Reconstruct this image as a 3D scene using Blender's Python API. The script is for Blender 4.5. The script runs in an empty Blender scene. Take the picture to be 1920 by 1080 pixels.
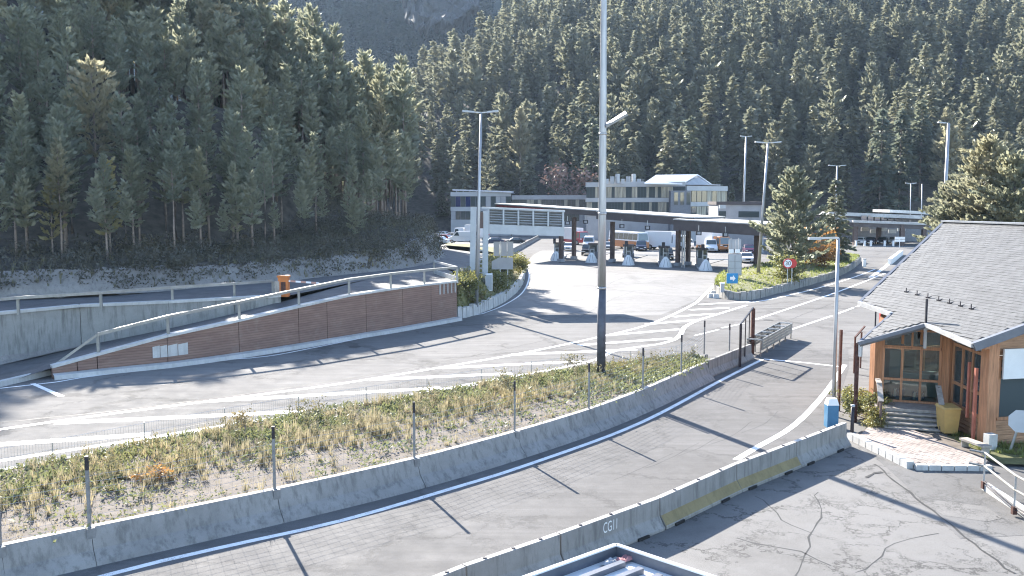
import bpy, math, random
import numpy as np
from mathutils import Vector, Matrix, noise
R = math.radians
sc = bpy.context.scene
col = sc.collection
V = Vector

# ---------------------------------------------------------------- camera
CAMZ, PITCH, FPX = 9.0, R(5.54), 1700.0
cam_d = bpy.data.cameras.new('camera'); cam = bpy.data.objects.new('camera', cam_d); col.objects.link(cam)
cam.location = (0, 0, CAMZ); cam.rotation_euler = (R(90) - PITCH, 0, 0)
cam_d.sensor_width = 36; cam_d.lens = FPX / 1920 * 36; cam_d.clip_start = 0.1; cam_d.clip_end = 6000
sc.camera = cam
# ---------------------------------------------------------------- sky and sun
SUN_AZ, SUN_EL = R(-24.0), R(29.0)          # azimuth from +Y towards +X
world = bpy.data.worlds.new('World'); sc.world = world; world.use_nodes = True
wn = world.node_tree.nodes; wl = world.node_tree.links
sky = wn.new('ShaderNodeTexSky'); sky.sky_type = 'NISHITA'; sky.sun_disc = False
sky.sun_elevation = SUN_EL; sky.sun_rotation = SUN_AZ; sky.altitude = 1300
wl.new(sky.outputs[0], wn['Background'].inputs[0]); wn['Background'].inputs[1].default_value = 0.13
sd = bpy.data.lights.new('sun', 'SUN'); sd.energy = 5.0; sd.angle = R(0.5); sd.color = (1, .94, .85)
so = bpy.data.objects.new('sun', sd); col.objects.link(so)
sdir = V((math.sin(SUN_AZ) * math.cos(SUN_EL), math.cos(SUN_AZ) * math.cos(SUN_EL), math.sin(SUN_EL)))
so.rotation_euler = sdir.to_track_quat('Z', 'Y').to_euler(); so.location = sdir * 400
# ---------------------------------------------------------------- picture
sc.view_settings.view_transform = 'Standard'; sc.view_settings.look = 'None'
sc.view_settings.gamma = 1; sc.view_settings.use_curve_mapping = False
sc.view_settings.exposure = 2.0
sc.render.engine = 'CYCLES'
cy = sc.cycles
cy.use_denoising = True; cy.filter_width = 1.15; cy.max_bounces = 6; cy.diffuse_bounces = 3; cy.glossy_bounces = 2
cy.transmission_bounces = 4; cy.volume_bounces = 0; cy.transparent_max_bounces = 6
cy.sample_clamp_indirect = 4; cy.caustics_reflective = False; cy.caustics_refractive = False

# ---------------------------------------------------------------- pixels of the photograph to places in the world
cP, sP = math.cos(PITCH), math.sin(PITCH)
CAM = V((0, 0, CAMZ))
def ray(px, py):
    x = (px - 960) / FPX; y = -(py - 540) / FPX
    return V((x, cP + y * sP, -sP + y * cP))
def G(px, py, z=0.0):
    d = ray(px, py); return CAM + d * ((z - CAMZ) / d.z)
def P(px, py, Y):
    d = ray(px, py); return CAM + d * (Y / d.y)
def proj(p):
    d = V(p) - CAM
    fz = d.y * cP - d.z * sP; up = d.y * sP + d.z * cP
    if fz < .1: return (-9999, -9999, fz)
    return (960 + FPX * d.x / fz, 540 - FPX * up / fz, fz)

# ---------------------------------------------------------------- mesh and object helpers
class MB:
    def __init__(s): s.v = []; s.f = []
    def add(s, vs, fs):
        o = len(s.v); s.v += [tuple(p) for p in vs]; s.f += [tuple(o + i for i in f) for f in fs]; return s
    def poly(s, pts): return s.add(pts, [tuple(range(len(pts)))])
    def hexa(s, p):   # 8 points: bottom 4 ccw, top 4 ccw
        return s.add(p, [(3, 2, 1, 0), (4, 5, 6, 7), (0, 1, 5, 4), (1, 2, 6, 5), (2, 3, 7, 6), (3, 0, 4, 7)])
    def box(s, c, size, rz=0.0):
        hx, hy, hz = size[0] / 2, size[1] / 2, size[2] / 2; ca, sa = math.cos(rz), math.sin(rz); P8 = []
        for z in (-hz, hz):
            for x, y in ((-hx, -hy), (hx, -hy), (hx, hy), (-hx, hy)):
                P8.append((c[0] + x * ca - y * sa, c[1] + x * sa + y * ca, c[2] + z))
        return s.hexa(P8)
    def beam(s, a, b, w, h, up=(0, 0, 1)):   # rectangular bar from a to b, w across, h along up
        a, b = V(a), V(b); d = (b - a).normalized(); up = V(up)
        x = d.cross(up)
        if x.length < 1e-4: x = d.cross(V((0, 1, 0)))
        x.normalize(); u = x.cross(d).normalized()
        P8 = []
        for q in (a, b):
            for sx, su in ((-1, -1), (1, -1), (1, 1), (-1, 1)):
                P8.append(q + x * (sx * w / 2) + u * (su * h / 2))
        return s.add(P8, [(0, 1, 2, 3), (7, 6, 5, 4), (4, 5, 1, 0), (5, 6, 2, 1), (6, 7, 3, 2), (7, 4, 0, 3)])
    def tube(s, pts, r, n=8, caps=True):
        pts = [V(p) for p in pts]; rr = r if isinstance(r, (list, tuple)) else [r] * len(pts)
        rings = []
        for i, p in enumerate(pts):
            d = (pts[min(i + 1, len(pts) - 1)] - pts[max(i - 1, 0)]).normalized()
            a = d.cross(V((0, 0, 1)))
            if a.length < 1e-3: a = V((1, 0, 0))
            a.normalize(); b = a.cross(d).normalized()
            rings.append([p + a * (rr[i] * math.cos(2 * math.pi * k / n)) + b * (rr[i] * math.sin(2 * math.pi * k / n)) for k in range(n)])
        vs = [q for ring in rings for q in ring]; fs = []
        for i in range(len(pts) - 1):
            for k in range(n):
                fs.append((i * n + k, i * n + (k + 1) % n, (i + 1) * n + (k + 1) % n, (i + 1) * n + k))
        if caps: fs.append(tuple(range(n))[::-1]); fs.append(tuple((len(pts) - 1) * n + k for k in range(n)))
        return s.add(vs, fs)
    def extrude(s, pts, vec):   # closed polygon moved along vec
        n = len(pts); vec = V(vec); a = [V(p) for p in pts]; b = [p + vec for p in a]
        fs = [tuple(range(n))[::-1], tuple(range(n, 2 * n))]
        for i in range(n): fs.append((i, (i + 1) % n, n + (i + 1) % n, n + i))
        return s.add(a + b, fs)
    def strip(s, rows):   # list of equal-length point rows
        n = len(rows[0]); fs = []
        for i in range(len(rows) - 1):
            for k in range(n - 1): fs.append((i * n + k, i * n + k + 1, (i + 1) * n + k + 1, (i + 1) * n + k))
        return s.add([p for r in rows for p in r], fs)
    def mesh(s, name, mat, smooth=False):
        me = bpy.data.meshes.new(name); me.from_pydata(s.v, [], s.f)
        me.materials.append(mat); me.validate()
        if smooth: me.polygons.foreach_set('use_smooth', [True] * len(me.polygons))
        me.update(); return me
    def build(s, name, mat, parent=None, smooth=False):
        return link(name, s.mesh(name, mat, smooth), parent)
def link(name, data, parent=None):
    o = bpy.data.objects.new(name, data); col.objects.link(o)
    if parent is not None:
        o.parent = parent
        if parent.get('_w'): o.matrix_parent_inverse = Matrix.Translation(-V(parent['_w']))
    return o
def tag(o, label, cat, group=None):
    o['label'] = label; o['category'] = cat
    if group: o['group'] = group
    return o
def thing(name, label, cat, loc, group=None, worldparts=True, rz=0.0):
    """Empty at a thing's base; parts written in world coordinates when worldparts."""
    o = bpy.data.objects.new(name, None); col.objects.link(o); o.location = loc; o.rotation_euler = (0, 0, rz)
    o.empty_display_size = .3
    if worldparts: o['_w'] = tuple(loc)
    return tag(o, label, cat, group)
def struct(o): o['kind'] = 'structure'; return o
def stuff(o, label, cat=None):
    o['kind'] = 'stuff'; o['label'] = label
    if cat: o['category'] = cat
    return o
def _glyphs(body):
    c = bpy.data.curves.new('lettering', 'FONT'); c.body = body; c.size = 1; c.align_x = 'CENTER'; c.align_y = 'CENTER'
    o = bpy.data.objects.new('lettering', c); col.objects.link(o)
    me = bpy.data.meshes.new_from_object(o.evaluated_get(bpy.context.evaluated_depsgraph_get()))
    bpy.data.objects.remove(o); bpy.data.curves.remove(c); return me
GLYPH = {s: _glyphs(s) for s in ('CG11', '30')}
def text(name, body, mat, size, M, parent, sx=1.0):
    me = GLYPH[body]; me.materials.clear(); me.materials.append(mat); me.transform(M @ Matrix.Diagonal((size * sx, size, size, 1))); return link(name, me, parent)
def frame(origin, x, up=(0, 0, 1)):
    """matrix whose X runs along x and Y along up: for writing on a face"""
    x = V(x).normalized(); u = V(up); z = x.cross(u).normalized(); y = z.cross(x)
    m = Matrix((x, y, z)).transposed().to_4x4(); m.translation = V(origin); return m
def smooth_line(pts, step=1.0):
    pts = [V(p) for p in pts]; out = []
    for i in range(len(pts) - 1):
        p0 = pts[max(i - 1, 0)]; p1 = pts[i]; p2 = pts[i + 1]; p3 = pts[min(i + 2, len(pts) - 1)]
        n = max(1, int((p2 - p1).length / step))
        for k in range(n):
            t = k / n
            out.append(.5 * ((2 * p1) + (p2 - p0) * t + (2 * p0 - 5 * p1 + 4 * p2 - p3) * t * t + (3 * p1 - p0 - 3 * p2 + p3) * t ** 3))
    out.append(pts[-1]); return out
def offset(line, d):
    out = []
    for i, p in enumerate(line):
        t = line[min(i + 1, len(line) - 1)] - line[max(i - 1, 0)]; t.z = 0; t.normalize()
        out.append(p + V((-t.y, t.x, 0)) * d)
    return out
def lerp(a, b, t): return a + (b - a) * t
def ss(e0, e1, x):
    t = min(1, max(0, (x - e0) / (e1 - e0))); return t * t * (3 - 2 * t)

# ---------------------------------------------------------------- materials
def new_mat(name):
    m = bpy.data.materials.new(name); m.use_nodes = True; nt = m.node_tree
    b = nt.nodes['Principled BSDF']; return m, nt, b
def N(nt, t, **k):
    n = nt.nodes.new(t)
    for a, v in k.items(): setattr(n, a, v)
    return n
def ramp(nt, src, stops):
    r = N(nt, 'ShaderNodeValToRGB'); e = r.color_ramp.elements
    while len(e) > 1: e.remove(e[-1])
    for i, (p, c) in enumerate(stops):
        q = e[0] if i == 0 else e.new(p)
        q.position = p; q.color = (c, c, c, 1) if not isinstance(c, tuple) else (*c, 1)
    nt.links.new(src, r.inputs[0]); return r.outputs[0]
def mixc(nt, fac, a, b, mode='MIX'):
    m = N(nt, 'ShaderNodeMix', data_type='RGBA', blend_type=mode)
    for sock, v in ((m.inputs[0], fac), (m.inputs[6], a), (m.inputs[7], b)):
        if hasattr(v, 'is_linked'): nt.links.new(v, sock)
        elif isinstance(v, tuple): sock.default_value = (*v, 1) if len(v) == 3 else v
        else: sock.default_value = v
    return m.outputs[2]
def math_n(nt, op, a, b=None):
    m = N(nt, 'ShaderNodeMath', operation=op)
    for i, v in enumerate((a, b)):
        if v is None: continue
        if hasattr(v, 'is_linked'): nt.links.new(v, m.inputs[i])
        else: m.inputs[i].default_value = v
    return m.outputs[0]
def coords(nt, kind='world', scale=(1, 1, 1)):
    if kind == 'world': o = N(nt, 'ShaderNodeNewGeometry').outputs['Position']
    else: o = N(nt, 'ShaderNodeTexCoord').outputs['Object']
    mp = N(nt, 'ShaderNodeMapping'); mp.inputs['Scale'].default_value = scale
    nt.links.new(o, mp.inputs[0]); return mp.outputs[0]
def tex_noise(nt, vec, scale, detail=4, rough=.6, dist=0):
    n = N(nt, 'ShaderNodeTexNoise'); nt.links.new(vec, n.inputs['Vector'])
    n.inputs['Scale'].default_value = scale; n.inputs['Detail'].default_value = detail
    n.inputs['Roughness'].default_value = rough; n.inputs['Distortion'].default_value = dist; return n.outputs['Fac']
def bump(nt, b, h, strength, dist=.02):
    n = N(nt, 'ShaderNodeBump'); n.inputs['Strength'].default_value = strength; n.inputs['Distance'].default_value = dist
    nt.links.new(h, n.inputs['Height']); nt.links.new(n.outputs[0], b.inputs['Normal'])
def plain(name, c, rough=.7, metal=0.0, var=.25, scale=3.0, kind='world', spec=.4, bmp=0.0, bscale=30, stretch=(1, 1, 1), c2=None):
    m, nt, b = new_mat(name)
    vec = coords(nt, kind, stretch)
    n1 = tex_noise(nt, vec, scale, 5, .65)
    lo = tuple(x * (1 - var) for x in c); hi = c2 if c2 else tuple(min(1, x * (1 + var)) for x in c)
    f = ramp(nt, n1, [(.3, 0.0), (.7, 1.0)])
    nt.links.new(mixc(nt, f, lo, hi), b.inputs['Base Color'])
    b.inputs['Roughness'].default_value = rough; b.inputs['Metallic'].default_value = metal
    b.inputs['Specular IOR Level'].default_value = spec
    if bmp:
        bump(nt, b, tex_noise(nt, vec, bscale, 4), bmp)
    return m
def asphalt(name, c, crack=0.0, spec=.5, rough=.62, cscale=.45, patch=.25, tracks=None):
    m, nt, b = new_mat(name); vec = coords(nt)
    big = tex_noise(nt, vec, .13, 5, .6, .4); mid = tex_noise(nt, vec, 1.1, 5, .7); fine = tex_noise(nt, vec, 38, 3, .8)
    c0 = mixc(nt, ramp(nt, big, [(.35, 0.0), (.65, 1.0)]), tuple(x * (1 - patch) for x in c), tuple(x * (1 + patch * .7) for x in c))
    c1 = mixc(nt, ramp(nt, mid, [(.3, 0.0), (.75, .55)]), c0, tuple(x * 1.25 for x in c))
    c2 = mixc(nt, ramp(nt, fine, [(.32, .55), (.5, 0.0)]), c1, tuple(x * .45 for x in c))
    c2 = mixc(nt, ramp(nt, fine, [(.58, 0.0), (.75, .5)]), c2, tuple(min(1, x * 1.9) for x in c))
    h = fine
    if tracks:      # wear polished by wheels along a direction
        v2 = coords(nt, 'world', (1, 1, 1)); mp = v2.node; mp.inputs['Rotation'].default_value = (0, 0, tracks); mp.inputs['Scale'].default_value = (.05, 1.2, 1)
        st = tex_noise(nt, v2, 1.6, 4, .7)
        c2 = mixc(nt, ramp(nt, st, [(.38, 0.0), (.68, .6)]), c2, tuple(x * .72 for x in c))
    if crack:
        d = N(nt, 'ShaderNodeVectorMath', operation='ADD')
        nv = N(nt, 'ShaderNodeTexNoise'); nt.links.new(vec, nv.inputs[0]); nv.inputs['Scale'].default_value = .9; nv.inputs['Detail'].default_value = 7; nv.inputs['Roughness'].default_value = .75
        sv = N(nt, 'ShaderNodeVectorMath', operation='SCALE'); sv.inputs[3].default_value = 2.6
        nt.links.new(nv.outputs['Color'], sv.inputs[0]); nt.links.new(vec, d.inputs[0]); nt.links.new(sv.outputs[0], d.inputs[1])
        tot = None
        for s, w in ((cscale, .012), (cscale * 2.6, .016)):
            vo = N(nt, 'ShaderNodeTexVoronoi', feature='DISTANCE_TO_EDGE'); vo.inputs['Scale'].default_value = s
            nt.links.new(d.outputs[0], vo.inputs['Vector'])
            k = ramp(nt, vo.outputs['Distance'], [(0.0, 1.0), (w, .8), (w * 2.2, 0.0)])
            if s > cscale: k = math_n(nt, 'MULTIPLY', k, ramp(nt, tex_noise(nt, vec, .28, 3), [(.5, 0.0), (.6, 1.0)]))
            if s == cscale: k = math_n(nt, 'MULTIPLY', k, ramp(nt, tex_noise(nt, vec, .5, 3), [(.36, .15), (.5, 1.0)]))
            tot = k if tot is None else math_n(nt, 'MAXIMUM', tot, k)
        c2 = mixc(nt, math_n(nt, 'MULTIPLY', tot, crack), c2, tuple(x * .22 for x in c))
        h = math_n(nt, 'SUBTRACT', math_n(nt, 'MULTIPLY', fine, .3), tot)
    nt.links.new(c2, b.inputs['Base Color'])
    nt.links.new(ramp(nt, mid, [(.3, rough + .12), (.8, rough - .12)]), b.inputs['Roughness'])
    b.inputs['Specular IOR Level'].default_value = spec
    bump(nt, b, h, .35, .012); return m
def concrete(name, c, streak=.5, rough=.85, kind='world'):
    m, nt, b = new_mat(name); vec = coords(nt, kind); vs = coords(nt, kind, (1, 1, .12))
    n1 = tex_noise(nt, vec, .8, 5, .7); n2 = tex_noise(nt, vs, 5, 4, .7); n3 = tex_noise(nt, vec, 45, 2, .7)
    c0 = mixc(nt, ramp(nt, n1, [(.3, 0.0), (.7, 1.0)]), tuple(x * .78 for x in c), tuple(x * 1.12 for x in c))
    c0 = mixc(nt, ramp(nt, n2, [(.48, 0.0), (.68, streak)]), c0, tuple(x * .48 for x in c))
    c0 = mixc(nt, ramp(nt, n3, [(.3, .35), (.45, 0.0)]), c0, tuple(x * .5 for x in c))
    nt.links.new(c0, b.inputs['Base Color']); b.inputs['Roughness'].default_value = rough; b.inputs['Specular IOR Level'].default_value = .3
    bump(nt, b, n3, .3, .01); return m
def foliage(name, c, c2, transl=.35, hue=.08):
    m, nt, b = new_mat(name); nt.nodes.remove(b)
    out = nt.nodes['Material Output']
    oi = N(nt, 'ShaderNodeObjectInfo'); vec = coords(nt, 'world')
    n1 = tex_noise(nt, vec, .9, 3); n2 = tex_noise(nt, vec, .05, 2)
    f = math_n(nt, 'ADD', math_n(nt, 'MULTIPLY', oi.outputs['Random'], .5), math_n(nt, 'MULTIPLY', ramp(nt, n1, [(.3, 0.0), (.7, 1.0)]), .5))
    cc = mixc(nt, f, c, c2)
    cc = mixc(nt, ramp(nt, n2, [(.4, 0.0), (.6, .5)]), cc, tuple(x * .7 for x in c))
    n3 = tex_noise(nt, vec, .13, 1)
    cc = mixc(nt, ramp(nt, n3, [(.56, 0.0), (.70, .55)]), cc, (c2[0] * 1.25, c2[1] * 1.05, c2[2] * .75))
    cc = mixc(nt, ramp(nt, oi.outputs['Random'], [(.90, 0.0), (.97, .5)]), cc, (c2[0] * 1.5, c2[1] * 1.1, c2[2] * .9))
    di = N(nt, 'ShaderNodeBsdfDiffuse'); tr = N(nt, 'ShaderNodeBsdfTranslucent'); mx = N(nt, 'ShaderNodeMixShader')
    nt.links.new(cc, di.inputs[0]); nt.links.new(mixc(nt, .5, cc, tuple(x * 1.6 for x in c2)), tr.inputs[0])
    mx.inputs[0].default_value = transl
    gl = N(nt, 'ShaderNodeBsdfGlossy'); gl.inputs['Roughness'].default_value = .5; gl.inputs['Color'].default_value = (.8, .85, .8, 1)
    m2 = N(nt, 'ShaderNodeMixShader'); m2.inputs[0].default_value = .06
    nt.links.new(di.outputs[0], mx.inputs[1]); nt.links.new(tr.outputs[0], mx.inputs[2])
    nt.links.new(mx.outputs[0], m2.inputs[1]); nt.links.new(gl.outputs[0], m2.inputs[2]); nt.links.new(m2.outputs[0], out.inputs[0])
    return m
def glass(name, c=(.07, .085, .085), rough=.06):
    m, nt, b = new_mat(name); b.inputs['Base Color'].default_value = (*c, 1); b.inputs['Roughness'].default_value = rough
    b.inputs['Specular IOR Level'].default_value = .9; b.inputs['Coat Weight'].default_value = .4
    return m

MT = {}
MT['asphalt'] = asphalt('worn_asphalt', (.19, .183, .175), crack=.35, cscale=.09, tracks=R(-38), spec=.04, rough=.88)
MT['lane'] = asphalt('lane_asphalt', (.142, .137, .133), crack=.25, cscale=.16, tracks=R(-42), spec=.12, rough=.85)
MT['yard'] = asphalt('cracked_yard_asphalt', (.145, .139, .132), crack=.9, cscale=.42, spec=.35, rough=.75)
MT['yard2'] = asphalt('yard_patch_asphalt', (.12, .116, .112), crack=.5, cscale=.3, spec=.35, rough=.75)
MT['ramp'] = asphalt('ramp_asphalt', (.085, .085, .087), crack=.3, cscale=.2, spec=.4, rough=.7)
MT['plaza'] = asphalt('plaza_concrete', (.195, .188, .181), crack=.3, cscale=.07, tracks=R(45), spec=.22, rough=.72)
def paint_mat(name, c):
    m, nt, b = new_mat(name); vec = coords(nt)
    n1 = tex_noise(nt, vec, 2.2, 6, .75); n2 = tex_noise(nt, vec, 30, 3, .8)
    k = math_n(nt, 'MULTIPLY', ramp(nt, n1, [(.45, 0.0), (.62, 1.0)]), ramp(nt, n2, [(.45, 0.0), (.6, 1.0)]))
    nt.links.new(mixc(nt, k, c, (.3, .29, .28)), b.inputs['Base Color']); b.inputs['Roughness'].default_value = .6; return m
MT['paint'] = paint_mat('road_paint', (.86, .85, .83))
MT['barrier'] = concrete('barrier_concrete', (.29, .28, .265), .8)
MT['barrier_sunlit'] = concrete('barrier_sunlit_concrete', (.5, .47, .44), .2)  # same barrier concrete, paler: sunlight on the top faces put into the colour
MT['concrete'] = concrete('old_concrete', (.30, .295, .28), .8)
MT['lightconcrete'] = concrete('light_concrete', (.52, .51, .49), .3)
MT['yellowpaint'] = concrete('yellow_painted_concrete', (.28, .225, .12), .4)
MT['soil'] = plain('dry_soil', (.125, .105, .088), .95, var=.4, scale=1.6, bmp=.5, bscale=12)
MT['floor'] = plain('forest_floor', (.085, .073, .058), .95, var=.55, scale=.8, bmp=.6, bscale=6)
MT['farwood'] = plain('far_wooded_ground', (.03, .04, .036), .95, var=.5, scale=.06)
MT['rock'] = concrete('bank_rock', (.27, .25, .23), .5)
MT['crag'] = concrete('crag_rock', (.06, .062, .066), .5)
MT['grassground'] = plain('grass_ground', (.11, .12, .045), .95, var=.4, scale=1.5, bmp=.5, bscale=20, c2=(.2, .19, .08))
MT['steel'] = plain('galvanised_steel', (.42, .43, .44), .45, .75, var=.15, scale=4)
MT['postgrey'] = plain('weathered_post_steel', (.2, .2, .2), .6, .1, var=.25, scale=6)
MT['mast'] = plain('mast_steel', (.40, .40, .41), .45, .6, var=.2, scale=2, stretch=(3, 3, .3))
MT['mastdark'] = plain('mast_dark_paint', (.085, .09, .11), .5, .2, var=.3, scale=3)
MT['rail'] = plain('guard_rail_steel', (.27, .265, .25), .5, .5, var=.2, scale=2)
MT['dark'] = plain('dark_metal', (.03, .028, .035), .5, .3, var=.3)
MT['rust'] = plain('rusty_metal', (.10, .05, .04), .8, .2, var=.5, scale=6)
MT['signgrey'] = plain('sign_grey', (.40, .42, .44), .55, .3, var=.1, scale=1)
MT['white'] = plain('white_paint', (.75, .75, .74), .5, var=.06, scale=1.2)
MT['black'] = plain('black_rubber', (.015, .015, .016), .7, var=.2)
MT['orange'] = plain('orange_paint', (.55, .17, .04), .5, var=.15)
MT['red'] = plain('red_paint', (.5, .03, .03), .4, var=.1)
MT['redwood'] = plain('red_stained_wood', (.42, .15, .1), .6, var=.2)
MT['blue'] = plain('blue_paint', (.05, .16, .28), .45, var=.1)
MT['signblue'] = plain('sign_blue', (.01, .2, .42), .4, var=.1)
MT['yellowbin'] = plain('yellow_plastic', (.5, .33, .12), .45, var=.1, kind='object')
MT['wood'] = plain('larch_wood', (.43, .21, .11), .6, var=.35, scale=2.5, stretch=(6, 6, .5), bmp=.15, bscale=20)
MT['woodh'] = plain('larch_boards', (.36, .205, .12), .6, var=.35, scale=2.5, stretch=(.8, .8, 7), bmp=.15, bscale=20)
MT['woodgrey'] = plain('weathered_wood', (.35, .31, .27), .8, var=.3, scale=3, stretch=(2, 2, 2))
MT['brown'] = plain('brown_steel', (.11, .075, .065), .6, .1, var=.2)
MT['fascia'] = plain('fascia_brown', (.10, .085, .085), .6, .1, var=.15, scale=1)
MT['slate'] = plain('roof_slate', (.11, .11, .11), .7, var=.2, scale=2, c2=(.14, .14, .14), bmp=.3, bscale=25)
MT['gutter'] = plain('gutter_zinc', (.5, .5, .5), .45, .4, var=.15)
MT['gutterdark'] = plain('gutter_dark_zinc', (.14, .15, .175), .5, .4, var=.15)
MT['glass'] = glass('window_glass')  # base colour lightened to stand in for reflected surroundings
m, nt, b = new_mat('clear_pane'); nt.nodes.remove(b); tr = N(nt, 'ShaderNodeBsdfTransparent'); tr.inputs[0].default_value = (.72, .8, .78, 1)
gl = N(nt, 'ShaderNodeBsdfGlossy'); gl.inputs['Roughness'].default_value = .03; mx = N(nt, 'ShaderNodeMixShader'); fr = N(nt, 'ShaderNodeFresnel'); fr.inputs[0].default_value = 1.7
nt.links.new(fr.outputs[0], mx.inputs[0]); nt.links.new(tr.outputs[0], mx.inputs[1]); nt.links.new(gl.outputs[0], mx.inputs[2]); nt.links.new(mx.outputs[0], nt.nodes['Material Output'].inputs[0])
MT['pane'] = m
MT['maroon'] = plain('maroon_band', (.16, .025, .03), .6, var=.2)
MT['pinkcloth'] = plain('pink_cloth', (.42, .2, .2), .9, var=.3)
MT['glassblue'] = glass('blue_glass', (.015, .03, .10))
MT['bldwhite'] = plain('building_white', (.41, .42, .43), .7, var=.08, scale=.6)
MT['bldgrey'] = plain('building_grey', (.36, .36, .37), .7, var=.12, scale=.6)
MT['blinds'] = plain('window_blinds', (.36, .33, .26), .8, var=.5, scale=1.2, stretch=(2.5, 2.5, .2))
MT['roofblue'] = plain('pale_metal_roof', (.62, .64, .70), .35, .3, var=.06)
MT['trunk'] = plain('pine_bark', (.27, .215, .18), .9, var=.4, scale=2, kind='object')
MT['pine'] = foliage('pine_needles', (.112, .128, .094), (.265, .27, .185), .5)
MT['spruce'] = foliage('spruce_needles', (.06, .078, .062), (.155, .17, .12), .5)
MT['farneedles'] = foliage('far_needles', (.028, .042, .04), (.06, .078, .07), .3)
MT['larch'] = foliage('larch_needles_yellow', (.24, .2, .08), (.34, .3, .14), .45)
MT['autumn'] = foliage('autumn_leaves', (.22, .10, .03), (.36, .2, .06), .4)
MT['bare'] = foliage('bare_twigs', (.15, .10, .085), (.2, .14, .12), .2)
MT['bushleaf'] = foliage('shrub_leaves', (.09, .11, .035), (.22, .21, .075), .4)
MT['drygrass'] = foliage('dry_grass', (.24, .20, .12), (.38, .33, .21), .4)
MT['greengrass'] = foliage('green_ground_plants', (.10, .12, .05), (.2, .21, .095), .4)
MT['weed'] = foliage('weed_stalks', (.14, .13, .075), (.25, .22, .12), .3)
MT['lawn'] = foliage('lawn_grass', (.12, .17, .035), (.26, .28, .08), .45)
MT['under'] = foliage('undergrowth_leaves', (.07, .062, .047), (.135, .12, .085), .4)
m, nt, b = new_mat('brown_boarded_wall'); vec = coords(nt)
w = N(nt, 'ShaderNodeTexWave', wave_type='BANDS', bands_direction='Z'); w.inputs['Scale'].default_value = 2.2; w.inputs['Distortion'].default_value = .35; w.inputs['Detail'].default_value = 3
nt.links.new(vec, w.inputs[0])
nn = tex_noise(nt, coords(nt, 'world', (.5, .5, 3)), 1.2, 5, .7)
cc = mixc(nt, ramp(nt, nn, [(.3, 0.0), (.75, 1.0)]), (.175, .105, .083), (.28, .18, .14))
cc = mixc(nt, ramp(nt, w.outputs['Fac'], [(.0, .55), (.18, 0.0)]), cc, (.08, .05, .04))
n4 = tex_noise(nt, vec, .6, 5, .75); cc = mixc(nt, ramp(nt, n4, [(.55, 0.0), (.75, .5)]), cc, (.3, .24, .2))
nt.links.new(cc, b.inputs['Base Color']); b.inputs['Roughness'].default_value = .85; bump(nt, b, w.outputs['Fac'], .3, .02)
MT['boardwall'] = m
m, nt, b = new_mat('striped_arm_paint'); vec = coords(nt, 'world')
w = N(nt, 'ShaderNodeTexWave', wave_type='BANDS', bands_direction='X'); w.inputs['Scale'].default_value = .55; nt.links.new(vec, w.inputs[0])
nt.links.new(mixc(nt, ramp(nt, w.outputs['Fac'], [(.48, 0.0), (.52, 1.0)]), (.75, .75, .75), (.45, .25, .2)), b.inputs['Base Color'])
MT['stripe'] = m
# ================================================================ TERRAIN
TOE = [G(-260, 582, 2.6), G(0, 564, 2.7), G(195, 552, 2.85), G(350, 541, 3), G(500, 530, 3), G(676, 512, 3), G(765, 502, 3), G(811, 492, 3), G(830, 479, 2.8)]
TOE = [V((p.x, p.y, 0)) for p in TOE] + [V((-10, 116, 0)), V((-15, 150, 0)), V((-30, 200, 0)), V((-70, 260, 0))]
def toe_dist(x, y):
    best = 1e9; sg = 1
    for i in range(len(TOE) - 1):
        a, b_ = TOE[i], TOE[i + 1]; dx, dy = b_.x - a.x, b_.y - a.y
        t = max(0, min(1, ((x - a.x) * dx + (y - a.y) * dy) / (dx * dx + dy * dy)))
        qx, qy = a.x + dx * t, a.y + dy * t; d = (x - qx) ** 2 + (y - qy) ** 2
        if d < best: best = d; sg = 1 if dx * (y - a.y) - dy * (x - a.x) > 0 else -1
    return math.sqrt(best) * sg
def base_z(y): return lerp(3.0, 0.3, ss(95, 190, y))
def h_left(x, y):
    s = toe_dist(x, y)
    if s <= 0: return -9
    a = lerp(.5, 1.08, ss(70, 100, y) * ss(-46, -22, x)) + .16 * (1 - ss(-62, -44, x))
    FL = lerp(15.0, 9.0, ss(80, 105, y)); k = lerp(1.0, 2.3, ss(78, 98, y))          # higher rock nose at the end of the spur
    h = base_z(y) + min(s, 1.3) * 1.0 * k + .05 * max(0, min(s, FL) - 1.3) + a * max(0, s - FL)
    crest = 30 + .5 * max(0, -26 - x) + .7 * max(0, -52 - x) - .55 * max(0, y - lerp(146, 122, ss(-45, -24, x)))
    return min(h, max(crest, base_z(y)))
def h_right(x, y):
    wob = 10 * noise.noise(V((x * .012, y * .012, 3)))
    return min(.44 * (y - 240 + wob), 1.05 * (x + 72 + wob))
def h_far(x, y): return .6 * (y - 480 - .25 * x + 40 * noise.noise(V((x * .004, y * .004, 7)))) if y < 790 else 190
def terrain(x, y):
    return max(-.6, h_left(x, y), h_right(x, y), h_far(x, y))
def terrain_patch(name, x0, x1, y0, y1, st, fn, rough, mat=None):
    nx, ny = int((x1 - x0) / st) + 1, int((y1 - y0) / st) + 1
    rows = []
    for j in range(ny):
        r_ = []
        for i in range(nx):
            x, y = x0 + i * st, y0 + j * st; z = fn(x, y)
            if z > -.5: z += rough * noise.noise(V((x * .3, y * .3, 1)))
            r_.append((x, y, z))
        rows.append(r_)
    o = MB().strip(rows).build(name, mat or MT['floor'], smooth=True); return struct(o)
g = MB(); g.poly([(-900, -120, -1.2), (900, -120, -1.2), (900, 1000, -1.2), (-900, 1000, -1.2)]); struct(g.build('ground', MT['soil']))
terrain_patch('hillside', -190, -6, 36, 264, 2.0, lambda x, y: max(-1.0, h_left(x, y)), .35)
terrain_patch('mountain_slope', -110, 430, 236, 700, 9.0, lambda x, y: max(-1.0, h_right(x, y)), 1.2)
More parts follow.
